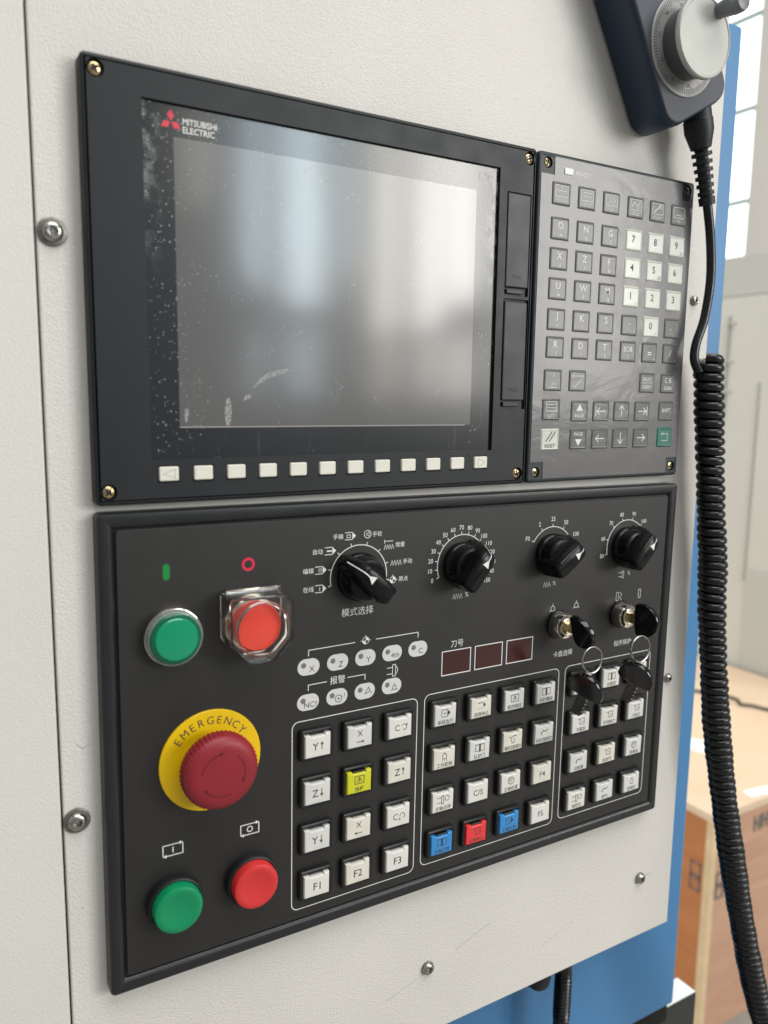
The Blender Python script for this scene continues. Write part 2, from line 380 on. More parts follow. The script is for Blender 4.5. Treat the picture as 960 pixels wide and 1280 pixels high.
def rr_pts(hw, hh, r, seg=4):
    out = []
    for cx, cz, a in ((hw-r, hh-r, 0), (-hw+r, hh-r, 90), (-hw+r, -hh+r, 180), (hw-r, -hh+r, 270)):
        for i in range(seg+1):
            t = math.radians(a+90*i/seg); out.append((cx+r*math.cos(t), cz+r*math.sin(t)))
    return out
def obj(name, me, parent=None, loc=(0, 0, 0), rot=None):
    o = bpy.data.objects.new(name, me); COL.objects.link(o); o.parent = parent
    o.location = Vector(loc)*S
    if rot: o.rotation_euler = rot
    return o
def tag(o, label=None, cat=None, group=None, kind=None):
    if label: o['label'] = label
    if cat: o['category'] = cat
    if group: o['group'] = group
    if kind: o['kind'] = kind
    return o
def thing(name, label, cat, loc=(0, 0, 0), rot=None, group=None):
    return tag(obj(name, None, None, loc, rot), label, cat, group)
def catmull(pts, n):
    P = [Vector(p) for p in pts]; P = [P[0]*2-P[1]]+P+[P[-1]*2-P[-2]]; out = []
    for i in range(1, len(P)-2):
        for k in range(n):
            t = k/n; a, b, c, d = P[i-1:i+3]
            out.append(0.5*((2*b)+(c-a)*t+(2*a-5*b+4*c-d)*t*t+(3*b-a-3*c+d)*t**3))
    out.append(P[-2]); return out
WALL = 9.0                                   # the cabinet's front face, 9 mm behind the bezels' faces

# ------------------------------------------------------------------ setting: floor
fl = MB().add([(-9000, -9000, 0), (9000, -9000, 0), (9000, 9000, 0), (-9000, 9000, 0)], [(0, 1, 2, 3)]).build('floor', 'floor_grey', None, (0, 0, -1450), 0)
tag(fl, kind='structure')

# ------------------------------------------------------------------ control cabinet
cab = thing('control_cabinet', 'off white powder coated cabinet front carrying the screen and button panels', 'cabinet', (0, 0, 0))
MB().bbox(-19.3, 435.5, WALL, WALL+3, -568, 118, 0.8).build('front_panel', 'powder_white', cab)
MB().bbox(-900, -20.3, WALL, WALL+3, -1100, 600, 0.8).build('side_sheet', 'powder_white_b', cab)
MB().box(-860, 431, WALL+3.2, 66, -566, 116).build('inner_box', 'cabinet_inside_shade', cab)  # cabinet body, painted near black so the gap between sheets looks shaded
def hex_bolt(x, z, k=1.0):
    w_ = 6.4 if k == 1 else 5.0
    b = MB().lathe(0, 0, [(w_, 0), (w_, -0.9), (w_-.3, -1.1), (4.7, -1.15)], 32, False, True).build('bolt', 'washer_steel', cab, (x, WALL, z))
    b.scale = (k, k, k)
    h = MB().lathe(0, 0, [(4.6, -1.1), (4.6, -1.8), (4.2, -3.0), (3.3, -3.7), (2.35, -3.9)], 32, False, False)
    hexa = [(2.2*math.cos(math.radians(60*i)), 2.2*math.sin(math.radians(60*i))) for i in range(6)]
    c32 = [(2.35*math.cos(2*math.pi*i/32), -3.9, 2.35*math.sin(2*math.pi*i/32)) for i in range(32)]
    hx = []
    for i in range(32):
        t = 2*math.pi*i/32; k = math.floor(t/(math.pi/3)); a = t-k*math.pi/3-math.pi/6
        r = 2.2*math.cos(math.pi/6)/math.cos(a); hx.append((r*math.cos(t), -3.85, r*math.sin(t)))
    h.loft([c32, hx, [(p[0], -1.8, p[2]) for p in hx]], False, True)
    h.build('bolt_head', 'screw_steel', b)
for x, z in ((-12.8, -76.3), (-13.2, -357.3), (199.5, -518.8), (398.6, -517.5), (415.8, -357.3), (417.4, -76.1)): hex_bolt(x, z, 1.0 if x < 0 else (0.9 if x < 399 else 0.72))

def scuff(pts_, w):
    MB().stroke(pts_, w, 0).build('scratch', 'scuff', cab, (0, WALL-0.03, 0), smooth=0)
mat('scuff', (0.22, 0.21, 0.19), 0.6); MATS['scuff'].node_tree.nodes['Principled BSDF'].inputs['Alpha'].default_value = 0.30
scuff([(168, -531), (196, -523)], 0.35); scuff([(222, -515), (240, -508), (252, -505)], 0.5); scuff([(404, -517), (413, -517.6)], 0.4); scuff([(-12, -318), (-9, -321), (-6, -319)], 0.5); scuff([(-13, -405), (-11.4, -405.4)], 0.6); scuff([(300, -540), (322, -532), (330, -531)], 0.3)

# blue machine column behind the cabinet, with the tray at its foot
col = thing('machine_column', 'blue painted machine column behind the off white control cabinet', 'machine')
MB().bbox(-700, 530.5, 70, 330, -724, 154, 2.0).build('column_body', 'blue_paint', col)
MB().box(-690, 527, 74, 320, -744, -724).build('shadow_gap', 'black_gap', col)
MB().box(-400, 585, 85.3, 108, -1440, -745.5).build('tray_front', 'tray_dark', col)
MB().box(-400, 585, 86, 108.5, -745.4, -744.6).build('tray_top', 'tray_light', col)

# corrugated conduit and cable gland under the cabinet
def corrugated(name, label, path, r, pitch, amp, parent=None):
    P = catmull(path, 30); L = 0; pts = [P[0]]; rad = [r]
    for a, b in zip(P, P[1:]):
        L += (b-a).length; pts.append(b); rad.append(r+amp*math.sin(2*math.pi*L/pitch))
    return pts, rad
co = thing('conduit_hose', 'black corrugated hose hanging below the cabinet in front of the blue column', 'hose', (354, 40, -545))
pts, rad = corrugated('', '', [(0, 0, -10), (-0.5, 0, -60), (-1, 0, -110), (-3, 0, -170)], 6.4, 3.2, 0.7)
MB().tube(pts, rad, 20).build('corrugated_tube', 'cord_black', co)
MB().tube([Vector((0, 0, 10)), Vector((0, 0, -30)), Vector((0, 0, -44)), Vector((0, 0, -46))], [8.6, 8.6, 8.2, 7], 12).build('gland_nut', 'rubber_black', co)
g2 = MB().tube([Vector((0, 0, 30)), Vector((0, 0, -22)), Vector((0, 0, -29)), Vector((0, 0, -32))], [10.5, 10.5, 9, 6], 12)
tag(g2.build('cable_gland', 'rubber_black', None, (326, 40, -572)), 'short black cable gland beside the hanging corrugated hose', 'gland')

# ------------------------------------------------------------------ shared small parts
def cross_screw(parent, x, z, y, r, material, name='screw'):
    m = MB().lathe(0, 0, [(r, 0.6), (r, -0.1), (r*0.9, -0.5), (r*0.55, -0.85), (r*0.2, -0.95)], 24)
    o = m.build(name, material, parent, (x, y, z))
    c = MB(); a = random.uniform(0.2, 1.2); l = r*0.62; w = r*0.17
    for k in range(2):
        d = Vector((math.cos(a+k*math.pi/2), math.sin(a+k*math.pi/2))); q = Vector((-d.y, d.x))
        p = [d*l+q*w, -d*l+q*w, -d*l-q*w, d*l-q*w]
        c.add([(v.x, -1.02-0.02*k, v.y) for v in p]+[(v.x, -0.4, v.y) for v in p], [(0, 1, 2, 3), (0, 4, 5, 1), (1, 5, 6, 2), (2, 6, 7, 3), (3, 7, 4, 0)])
    c.build('cross_slot', 'black_gap', o, smooth=0)
    return o

# ------------------------------------------------------------------ display unit
du = thing('display_unit', 'black framed monitor with dusty grey screen and a row of white keys beneath', 'monitor')
FK = [34.4+17.18*i for i in range(12)]
screws = ((6.4, -6.3), (253.8, -6.3), (6.0, -193.6), (252.8, -193.6))
b = MB(); bx0, bx1 = 0.0, 259.3
edge = [(0, WALL), (0, 1.3), (0.25, 0.55), (0.7, 0.15), (1.4, 0.0), (2.5, 0.0)]
b.rrect((bx0+bx1)/2, -100, bx1-bx0, 200, 2.5, edge, False, False, 5)
rects = [(26.2, 232.0, -178.6, -14.6, 2.0), (237.6, 256.0, -86.2, -26.8, 1.6), (237.2, 256.6, -153.6, -88.0, 1.6)]
rects += [(x-5.4, x+5.3, -189.9, -181.8, 2.2) for x in FK]
circs = [(x, z, 3.9, 2.2) for x, z in screws]
b.plate(bx0+2.5, bx1-2.5, -197.5, -2.5, 0.0, rects, circs)
b.build('bezel', 'bezel', du)
for x, z in screws: cross_screw(du, x, z, 1.2, 3.1, 'screw_brass')
sg = MB().add([(26.25, 1.9, -178.5), (231.95, 1.9, -178.5), (231.95, 1.9, -14.65), (26.25, 1.9, -14.65)], [(0, 1, 2, 3)]).build('screen_glass', 'screen_border', du, smooth=0)
MB().rrect(128.7, -96.0, 175.6, 134.2, 0.3, [(0, 1.89), (0, 1.80)], False, True, 1).build('display_area', 'screen_active', sg, smooth=0)
e = MB()
e.stroke([(41.0, -163.3), (212.5, -163.2)], 0.55, 1.76)
e.build('display_edge', 'grey_ink', sg, smooth=0)
# smears of dried grease on the film
sm = MB()
def smear(pts, w):
    P = catmull([(p[0], 0, p[1]) for p in pts], 6); n = len(P); L = []; R = []
    sm.k += 1
    for i, p in enumerate(P):
        t = (P[min(i+1, n-1)]-P[max(i-1, 0)]).normalized(); q = Vector((-t.z, 0, t.x)); k = math.sin(math.pi*(i+0.35)/(n-0.3))**0.5
        k *= random.uniform(0.8, 1.1)
        L.append(p+q*w*k); R.append(p-q*w*k)
    o = len(sm.v)
    for a, c in zip(L, R): sm.v += [(a.x, 1.78-0.0006*sm.k, a.z), (c.x, 1.78-0.0006*sm.k, c.z)]
    sm.f += [(o+2*i, o+2*i+1, o+2*i+3, o+2*i+2) for i in range(n-1)]
smear([(79, -143.5), (86, -138), (93, -135.5), (101, -134)], 1.5)
smear([(73.5, -150), (76.5, -148), (78.5, -147.5)], 1.2)
smear([(65.5, -163), (65.6, -156), (65.9, -149)], 1.9)
smear([(44.2, -160.8), (44.5, -156), (44.6, -154)], 1.1)
mat('smear', (0.42, 0.42, 0.40), 0.6)
nt = MATS['smear'].node_tree; tn = nt.nodes.new('ShaderNodeTexNoise'); tn.inputs['Scale'].default_value = 700
tcn = nt.nodes.new('ShaderNodeTexCoord'); nt.links.new(tcn.outputs['Object'], tn.inputs['Vector'])
mr = nt.nodes.new('ShaderNodeMapRange'); mr.inputs[1].default_value = 0.35; mr.inputs[2].default_value = 0.65; mr.inputs[3].default_value = 0.25; mr.inputs[4].default_value = 0.72
nt.links.new(tn.outputs['Fac'], mr.inputs[0]); nt.links.new(mr.outputs[0], nt.nodes['Principled BSDF'].inputs['Alpha'])
sm.build('grease_smear', 'smear', sg, smooth=0)
sm = MB()
for i in range(46):                                  # fine wiped scratches in the film
    u, v_ = random.gauss(118, 26), random.gauss(-138, 13)
    if not (48 < u < 205 and -158 < v_ < -112): continue
    a = math.radians(random.choice((-52, -50, -58, -46, -85)) + random.uniform(-7, 7)); l = random.uniform(2, 13)
    bend = random.uniform(-.12, .12)
    smear([(u, v_), (u+l*.5*math.cos(a), v_+l*.5*math.sin(a)), (u+l*math.cos(a+bend), max(-162, v_+l*math.sin(a+bend)))], random.uniform(0.07, 0.24))
mat('film_scratch', (0.40, 0.40, 0.39), 0.5); MATS['film_scratch'].node_tree.nodes['Principled BSDF'].inputs['Alpha'].default_value = 0.34
sm.build('film_scratches', 'film_scratch', sg, smooth=0)['kind'] = 'stuff'
# printed emblem: three red diamonds and the maker's two lines of white lettering
lg = MB(); cx, cz = 39.8, -22.3; R_, hw = 5.3, 1.75
for k in range(3):
    a = math.radians(90+120*k); d = Vector((math.cos(a), math.sin(a))); q = Vector((-d.y, d.x)); c0 = Vector((cx, cz))
    lg.flat([tuple(c0+d*0.25), tuple(c0+d*(R_/2+.1)+q*hw), tuple(c0+d*R_), tuple(c0+d*(R_/2+.1)-q*hw)], 1.82)
lg.build('emblem', 'logo_red', sg, smooth=0)
MB().text('MITSUBISHI', 45.4, -21.4, 4.0, 1.80, bold=0.016, left=True, sx=0.84).text('ELECTRIC', 45.4, -25.1, 4.0, 1.80, bold=0.016, left=True, sx=0.9).build('lettering', 'white_ink', sg, smooth=0)
# small printed icon at the top right corner of the glass
MB().stroke([(218.5, -19.0), (224.5, -19.0), (224.5, -22.2), (218.5, -22.2)], 0.45, 1.8, True).ring(226.5, -20.6, 1.3, 0.4, 1.8).build('printed_icon', 'dim_ink', sg, smooth=0)
# function keys
fk_mesh = MB().rrect(0, 0, 9.6, 7.0, 0.7, [(0, 2.0), (0, -0.5), (0.15, -0.9), (0.5, -1.1)], False, True, 3).mesh('function_key', 'fkey_white')
for i, x in enumerate(FK):
    k = obj('function_key', fk_mesh, du, (x, 0, -185.7))
    if i == 0: MB().stroke([(2.8, 2.2), (-3.0, 0), (2.8, -2.2)], 0.25, -1.13, True).build('printed_mark', 'grey_ink', k, smooth=0)
    if i == 11: MB().stroke([(-2.2, 2.6), (-2.2, -2.6)], 0.3, -1.13).stroke([(-1.4, 2.2), (2.8, 0), (-1.4, -2.2)], 0.25, -1.13).build('printed_mark', 'grey_ink', k, smooth=0)
for x in (43.4, 129.8, 215.0): MB().disc(0, 0, 0.6, 0).build('pin_hole', 'black_gap', du, (x, -0.03, -181.4), smooth=0)
# two pull-out slot covers
for z0, z1 in ((-81.3, -27.3), (-148.4, -89.4)):
    cx = 246.85 if z1 > -50 else 246.9
    m = MB().rrect(0, 0, 17.4, z1-z0, 0.8, [(0, 1.5), (0, 0.3), (0.25, -0.1), (0.7, -0.25)], False, True, 3)
    c = m.build('slot_cover', 'cover_plastic', du, (cx, 0, (z0+z1)/2))
    MB().text('PULL', 0, -(z1-z0)/2+6.4, 3.2, -0.28).build('lettering', 'engraved', c, smooth=0)
    MB().bbox(-7.5, 4.8, -0.1, 1.4, -(z1-z0)/2-3.6, -(z1-z0)/2-1.0, 0.3).build('latch_tab', 'cover_plastic', c)

# ------------------------------------------------------------------ keyboard unit
ku = thing('keyboard_unit', 'dark grey membrane keypad with lettered keys under a shiny film', 'keyboard')
kx0, kx1 = 260.6, 400.0
ks = ((268.0, -6.2), (267.6, -193.4), (393.8, -193.2), (393.6, -6.0))
b = MB().rrect((kx0+kx1)/2, -100, kx1-kx0, 200, 2.5, edge, False, False, 5)
b.plate(kx0+2.5, kx1-2.5, -197.5, -2.5, 0.0, [], [(x, z, 3.4, 2.2) for x, z in ks])
b.build('body', 'kb_body', ku)
for x, z in ks: cross_screw(ku, x, z, 1.2, 2.7, 'screw_brass')
# film overlay with its four corners cut away round the screws
fx0, fx1, fz0, fz1, n_ = 262.6, 398.3, -197.6, -2.2, 10.6
outline = [(fx0+n_, fz1), (fx0+n_, fz1-n_), (fx0, fz1-n_), (fx0, fz0+n_), (fx0+n_, fz0+n_), (fx0+n_, fz0), (fx1-n_, fz0), (fx1-n_, fz0+n_), (fx1, fz0+n_), (fx1, fz1-n_), (fx1-n_, fz1-n_), (fx1-n_, fz1)]
m = MB(); nn = len(outline)
m.add([(p[0], -0.35, p[1]) for p in outline]+[(p[0], 0.02, p[1]) for p in outline], [tuple(range(nn))]+[(i, (i+1) % nn, nn+(i+1) % nn, nn+i) for i in range(nn)])
m.build('film_overlay', 'kb_film', ku, smooth=0)
KW, KH = 15.2, 13.6
def kmesh(name, material):
    return MB().rrect(0, 0, KW, KH, 0.9, [(0, -0.3), (0.55, -0.85), (0.8, -1.0), (1.05, -1.0), (1.35, -0.80), (1.6, -0.78)], False, True, 3).mesh(name, material)
km = {'g': kmesh('key', 'kb_key'), 'w': kmesh('key', 'kb_key_white'), 'n': kmesh('key', 'kb_key_green')}
C6 = [279.0, 300.2, 321.5, 343.4, 364.1, 384.7]; C8 = [278.0, 302.3, 321.5, 340.6, 360.3, 384.1]
RZ = [-23.2, -43.6, -61.5, -79.5, -98.0, -115.1, -135.4, -154.7, -172.7]
KY = -0.83
def kkey(x, z, kind, fn, ink=None):
    k = obj('key', km[kind], ku, (x, 0, z))
    t = MB(); fn(t)
    if t.v: t.build('lettering', ink or ('dark_ink' if kind == 'w' else 'key_ink'), k, smooth=0)
def T2(a, b_=''):
    def f(t):
        t.text(a, 0.3, 1.9 if b_ else 0.6, 6.0, KY, bold=0.008)
        if b_: t.text(b_, 0.8, -3.6, 3.4, KY)
    return f
def num(a, s_=None):
    def f(t):
        t.text(a, -0.6, 0.6, 6.4, KY, bold=0.01)
        if s_: t.text(s_, 4.6, -4.2, 2.6, KY)
    return f
def icon_word(word, kind):
    def f(t):
        t.stroke([(-5, 5), (5, 5), (5, -1.6), (-5, -1.6)], 0.4, KY, True)
        if kind == 0: t.stroke([(-5, 1.7), (5, 1.7)], .35, KY); t.stroke([(0, 5), (0, -1.6)], .35, KY)
        if kind == 1: t.stroke([(-3.5, 3.4), (3.5, 3.4)], .5, KY); t.stroke([(-3.5, 1.2), (3.5, 1.2)], .5, KY)
        if kind == 2: t.stroke([(-3, 4), (0, 1.7), (-3, -0.6)], .5, KY); t.stroke([(0, 4), (3, 1.7), (0, -0.6)], .5, KY)
        if kind == 3: t.stroke([(-4, 0), (-1, 3.4), (1, 1), (4, 4)], .6, KY); t.ring(2, 0.4, 1.0, .35, KY)
        if kind == 4: t.stroke([(-3.4, -0.6), (2.4, 3.8)], .9, KY); t.ring(2.4, 3.2, 1.2, .5, KY)
        if kind == 5: t.stroke([(-3, 0), (3, 0)], .4, KY)
        t.text(word, 0, -4.0, 2.7, KY, sx=0.85)
    return f
for i, (w, k_) in enumerate((('MONITR', 0), ('SETUP', 1), ('EDIT', 2), ('DIAGN', 3), ('MAINTE', 4), ('F0', 5))): kkey(C6[i], RZ[0], 'g', icon_word(w, k_), 'dim_ink')
rows = [(1, [('O', 'A'), ('N', 'B'), ('G', 'C'), '7', '8', ('9', '$')]), (2, [('X', 'U'), ('Z', 'V'), ('F', 'E'), '4', ('5', '@'), ('6', '_')]),
        (3, [('U', 'H'), ('W', 'P'), ('M', 'Q'), ('1', '<'), ('2', '-'), ('3', ':')])]
for r, ent in rows:
    for c_, en in enumerate(ent):
        if c_ < 3: kkey(C6[c_], RZ[r], 'g', T2(*en))
        else: kkey(C6[c_], RZ[r], 'w', num(en) if isinstance(en, str) else num(*en))
for c_, en in enumerate((('J', 'I'), ('K', ';'), ('S', '!'))): kkey(C6[c_], RZ[4], 'g', T2(*en))
kkey(C6[3], RZ[4], 'g', lambda t: (t.text('-', 0, 0.8, 7, KY), t.text('+', 4.6, -4.2, 2.8, KY)))
kkey(C6[4], RZ[4], 'w', num('0', '*'))
kkey(C6[5], RZ[4], 'g', lambda t: (t.text('.', -1, -0.8, 7, KY), t.text(',', 4.6, -4.2, 2.8, KY)))
for c_, en in enumerate((('R', '('), ('D', ')'), ('T', '['))): kkey(C6[c_], RZ[5], 'g', T2(*en))
kkey(C6[3], RZ[5], 'g', lambda t: (t.text('EOB', 0, 1.5, 5.0, KY, sx=.9), t.text(']', 0, -3.6, 3, KY)))
kkey(C6[4], RZ[5], 'g', lambda t: (t.text('=', 0, -0.6, 6.5, KY, bold=.01), t.text('#', 4.8, -4.4, 2.6, KY)))
kkey(C6[5], RZ[5], 'g', lambda t: (t.text('/', 0, 0.3, 6.5, KY), t.text('*', 4.8, -4.4, 3.0, KY)))
kkey(278.3, RZ[6], 'g', lambda t: (t.text('?', 0.5, 2.6, 5.0, KY), t.stroke([(-3.5, -4.6), (3.5, -4.6)], .4, KY), t.stroke([(-0.6, -1.2), (-0.6, -4.4)], .4, KY), t.stroke([(-0.6, -2.4), (3.2, -2.4)], .4, KY)), 'dim_ink')
kkey(299.4, RZ[6], 'g', lambda t: (t.stroke([(-4.5, 3.0), (4.5, 3.0)], .4, KY), t.stroke([(-3.2, 4.2), (-4.8, 3.0), (-3.2, 1.8)], .4, KY), t.stroke([(3.2, 4.2), (4.8, 3.0), (3.2, 1.8)], .4, KY), t.stroke([(-3.4, -4.4), (2.8, 0.2)], .5, KY)), 'dim_ink')
kkey(363.6, RZ[6], 'g', lambda t: (t.text('DELETE', 0, 2.3, 3.3, KY, sx=.8), t.stroke([(-5, 0), (5, 0)], .25, KY), t.text('INSERT', 0, -2.8, 3.3, KY, sx=.8)))
kkey(384.4, RZ[6], 'g', lambda t: (t.text('C·B', 0, 2.0, 5.0, KY, sx=.9), t.text('CAN', 0, -3.3, 3.6, KY)))
kkey(C8[0], RZ[7]+.9, 'g', lambda t: (t.stroke([(-4.2, 5), (4.2, 5), (4.2, -1), (-4.2, -1)], .4, KY, True), t.stroke([(-4.2, 3.2), (4.2, 3.2)], .35, KY), t.stroke([(-4.2, 1.2), (4.2, 1.2)], .35, KY), t.text('LIST', 0, -3.8, 3.2, KY)), 'dim_ink')
def arrow(t, dx, dz, bar=False):
    t.stroke([(-dx*3.6, -dz*3.6), (dx*3.6, dz*3.6)], .55, KY)
    t.stroke([(dx*1.0-dz*2.4, dz*1.0-dx*2.4), (dx*3.8, dz*3.8), (dx*1.0+dz*2.4, dz*1.0+dx*2.4)], .55, KY)
    if bar: t.stroke([(dx*4.7, -3), (dx*4.7, 3)], .55, KY)
kkey(C8[1], RZ[7], 'g', lambda t: (t.flat([(-2.9, .2), (2.9, .2), (0, 4.6)], KY), t.text('PAGE', 0, -3.0, 3.3, KY)))
kkey(C8[2], RZ[7], 'g', lambda t: arrow(t, -1, 0, True))
kkey(C8[3], RZ[7], 'g', lambda t: arrow(t, 0, 1))
kkey(C8[4], RZ[7], 'g', lambda t: arrow(t, 1, 0, True))
kkey(C8[5], RZ[7]+.3, 'g', lambda t: t.text('SHIFT', 0, 0.4, 4.0, KY, sx=.9))
kkey(C8[0], RZ[8], 'w', lambda t: (t.stroke([(-3.4, -1.2), (1.4, 4.8)], .7, KY), t.stroke([(-0.6, -1.2), (4.2, 4.8)], .7, KY), t.text('RESET', 0, -4.2, 3.3, KY, bold=.01)))
kkey(C8[1], RZ[8], 'g', lambda t: (t.flat([(-2.9, -.2), (0, -4.6), (2.9, -.2)], KY), t.text('PAGE', 0, 3.0, 3.3, KY)))
kkey(C8[2], RZ[8], 'g', lambda t: arrow(t, -1, 0))
kkey(C8[3], RZ[8], 'g', lambda t: arrow(t, 0, -1))
kkey(C8[4], RZ[8], 'g', lambda t: arrow(t, 1, 0))
kkey(C8[5], RZ[8], 'n', lambda t: (t.stroke([(-3, 2.4), (3, 2.4), (3, -2.4), (-3, -2.4)], .4, KY), t.stroke([(-1.6, 1.4), (-3.2, 2.4), (-1.6, 3.4)], .4, KY)), 'dim_ink')
rl = MB().rrect(0, 0, 7.0, 4.0, 0.4, [(0, -0.3), (0.1, -0.8), (0.4, -0.9)], False, True, 2).build('ready_lamp', 'led_white', ku, (284.3, 0, -9.4))
MB().text('READY', 296.5, -9.6, 4.0, -0.40).build('lettering', 'key_ink', ku, smooth=0)

# ------------------------------------------------------------------ operation panel
ROT = 0.0066987
op = thing('operation_panel', 'black machine operation panel with knobs, push buttons and rows of white keys', 'control panel',
           (-0.168, 0, -203.508), (0, ROT, 0))
W_, H_ = 403.0, 250.2
PL = 0.8                                     # printed face plate
m = MB().rrect(W_/2, -H_/2, W_, H_, 3.0, [(0, WALL), (0, 1.6), (0.2, 0.8), (0.8, 0.15), (1.6, 0.0), (3.0, 0.0), (4.4, 0.0), (5.6, 0.15), (6.8, 0.7), (7.6, 1.8), (7.9, 2.6), (9.2, 2.6)], False, False, 5)
m.build('frame', 'op_frame', op)
MB().rrect(W_/2, -H_/2, W_-17.4, H_-17.4, 1.5, [(0, 2.7), (0, PL+0.2), (0.2, PL), (0.3, PL)], False, True, 3).build('face_plate', 'op_plate', op)
PY = PL-0.08

# printed white legend on the plate
lp = MB()
def legend(name):
    global lp
    if lp.v: lp.build(name, 'white_ink', op, smooth=0)
    lp = MB()
def rrline(x0, x1, z0, z1, r=4.0, w=0.5):
    cx, cz = (x0+x1)/2, (z0+z1)/2
    lp.stroke([(cx+p[0], cz+p[1]) for p in rr_pts((x1-x0)/2, (z1-z0)/2, r, 6)], w, PY, True)
for q_ in ((100.6, 183.2, -235.6, -122.6), (188.4, 297.4, -233.8, -122.0), (303.0, 386.4, -232.6, -121.8)):
    rrline(*q_); legend('key_group_outline')
lp.stroke([(110.3, -85.6), (110.3, -82.2), (139.6, -81.8)], .45, PY); lp.stroke([(153.3, -81.7), (182.4, -81.5), (182.4, -84.8)], .45, PY)
lp.stroke([(110.3, -105.6), (110.3, -102.2), (121.7, -102.1)], .45, PY); lp.stroke([(134.9, -101.8), (146.4, -101.8), (146.4, -105.0)], .45, PY)
def zrn(x, z, r=2.1):
    for a in (0, 180):
        lp.flat([(x, z)]+[(x+r*math.cos(math.radians(a+90*i/6)), z+r*math.sin(math.radians(a+90*i/6))) for i in range(7)], PY)
    lp.ring(x, z, r, .35, PY, 20)
    lp.stroke([(x-r-1.2, z), (x-r, z)], .35, PY); lp.stroke([(x+r, z), (x+r+1.2, z)], .35, PY); lp.stroke([(x, z+r), (x, z+r+1.2)], .35, PY)
zrn(146.5, -81.6)
lp.text('报警', 128.6, -102.0, 5.0, PY)
lp.stroke([(161.2, -100.6), (165.0, -100.6)], .4, PY); lp.stroke([(161.2, -104.4), (165.0, -104.4)], .4, PY); lp.stroke([(165.0, -99), (167.0, -99), (167.0, -106), (165.0, -106)], .4, PY, True); lp.stroke([(167.6, -100), (168.6, -102.5), (167.6, -105)], .4, PY)
lp.text('刀号', 211.4, -92.4, 5.0, PY)
def ticks(cx, cz, r, angs, a0, a1, w=.5):
    lp.arc(cx, cz, r, a0, a1, w, PY)
    for a in angs:
        c_, s_ = math.cos(math.radians(a)), math.sin(math.radians(a)); lp.stroke([(cx+r*c_, cz+r*s_), (cx+(r+1.9)*c_, cz+(r+1.9)*s_)], .45, PY)
def zig(x, z, n, w, h, lw=.35):
    lp.stroke([(x-w/2+w*i/(2*n), z+(h/2 if i % 2 else -h/2)) for i in range(2*n+1)], lw, PY)
def tagbox(x, z):
    lp.stroke([(x-3.2, z+2.0), (x+1.2, z+2.0), (x+3.4, z), (x+1.2, z-2.0), (x-3.2, z-2.0)], .4, PY)
    lp.flat([(x+1.4, z+1.7), (x+1.4, z-1.7), (x+3.2, z)], PY)
legend('indicator_bracket')
# mode selector
MC = (141.4, -43.4)
ticks(*MC, 18.1, [192, 164, 133, 106, 75, 47, 19, -11], 192, -11)
for t_, x, z in (('在线', 110.0, -47.9), ('编辑', 109.9, -37.6), ('自动', 115.6, -27.3), ('手输', 128.0, -19.8), ('手轮', 152.9, -19.8), ('增量', 168.3, -27.0), ('手动', 173.6, -37.3), ('原点', 171.0, -47.5)):
    lp.text(t_, x, z, 3.3, PY)
for x, z in ((117.2, -48.1), (117.2, -37.7), (123.0, -27.4), (135.4, -19.9)): tagbox(x, z)
lp.ring(117.0, -37.7, .9, .3, PY, 12); lp.stroke([(116.8, -47.2), (116.8, -49.2)], .4, PY); lp.stroke([(121, -27.4), (124, -27.4)], .8, PY); lp.stroke([(133.4, -19.2), (135.6, -19.2), (135.6, -20.8), (133.4, -20.8)], .3, PY, True)
lp.ring(146.6, -19.6, 2.2, .35, PY); lp.stroke([(145.6, -19.6), (147.6, -18.3), (147.6, -20.9)], .3, PY, True)
zig(160.8, -28.0, 4, 6.4, 2.6); lp.stroke([(157.8, -24.6), (163.5, -24.6)], .35, PY); lp.stroke([(157.8, -23.6), (157.8, -26)], .35, PY)
zig(165.8, -37.7, 4, 7.2, 2.8); zrn(163.8, -47.6, 1.9)
lp.text('模式选择', 140.9, -63.5, 5.2, PY)
legend('mode_scale')
# feed override
FC = (213.1, -42.6)
fa = [202-15.6*i for i in range(16)]
ticks(*FC, 18.2, fa, 202, -32)
for i, a in enumerate(fa):
    lp.text(str(i*10), FC[0]+23.4*math.cos(math.radians(a)), FC[1]+22.6*math.sin(math.radians(a)), 4.0, PY, sx=.9)
zig(210.5, -62.6, 4, 7, 3.0); lp.text('%', 217.4, -62.0, 4.0, PY)
legend('feed_scale')
# rapid override
RC = (285.5, -42.4)
ra = [150, 119, 90, 61, 31]
ticks(*RC, 18.2, ra, 150, 31)
for a, t_ in zip(ra, ('F0', '2', '25', '50', '100')): lp.text(t_, RC[0]+(24.2 if t_ in ('F0', '100') else 23.4)*math.cos(math.radians(a)), RC[1]+23.3*math.sin(math.radians(a)), 4.2, PY, sx=.9)
zig(282.6, -62.6, 3, 6, 3.2); lp.text('%', 288.9, -62.2, 4.0, PY)
legend('rapid_scale')
# spindle override
SC = (354.3, -42.4)
sa_ = [193, 163, 132, 104, 75, 46, 17, -13]
ticks(*SC, 18.6, sa_, 193, -13)
for a, t_ in zip(sa_, ('50', '60', '70', '80', '90', '100', '110', '120')): lp.text(t_, SC[0]+23.6*math.cos(math.radians(a)), SC[1]+23.2*math.sin(math.radians(a)), 4.0, PY, sx=.9)
lp.stroke([(348.6, -61.0), (352.0, -61.0)], .4, PY); lp.stroke([(348.6, -63.8), (352.0, -63.8)], .4, PY); lp.stroke([(352, -60), (353.6, -60), (353.6, -64.8), (352, -64.8)], .4, PY, True); lp.text('%', 358.7, -61.9, 4.0, PY)
legend('spindle_scale')
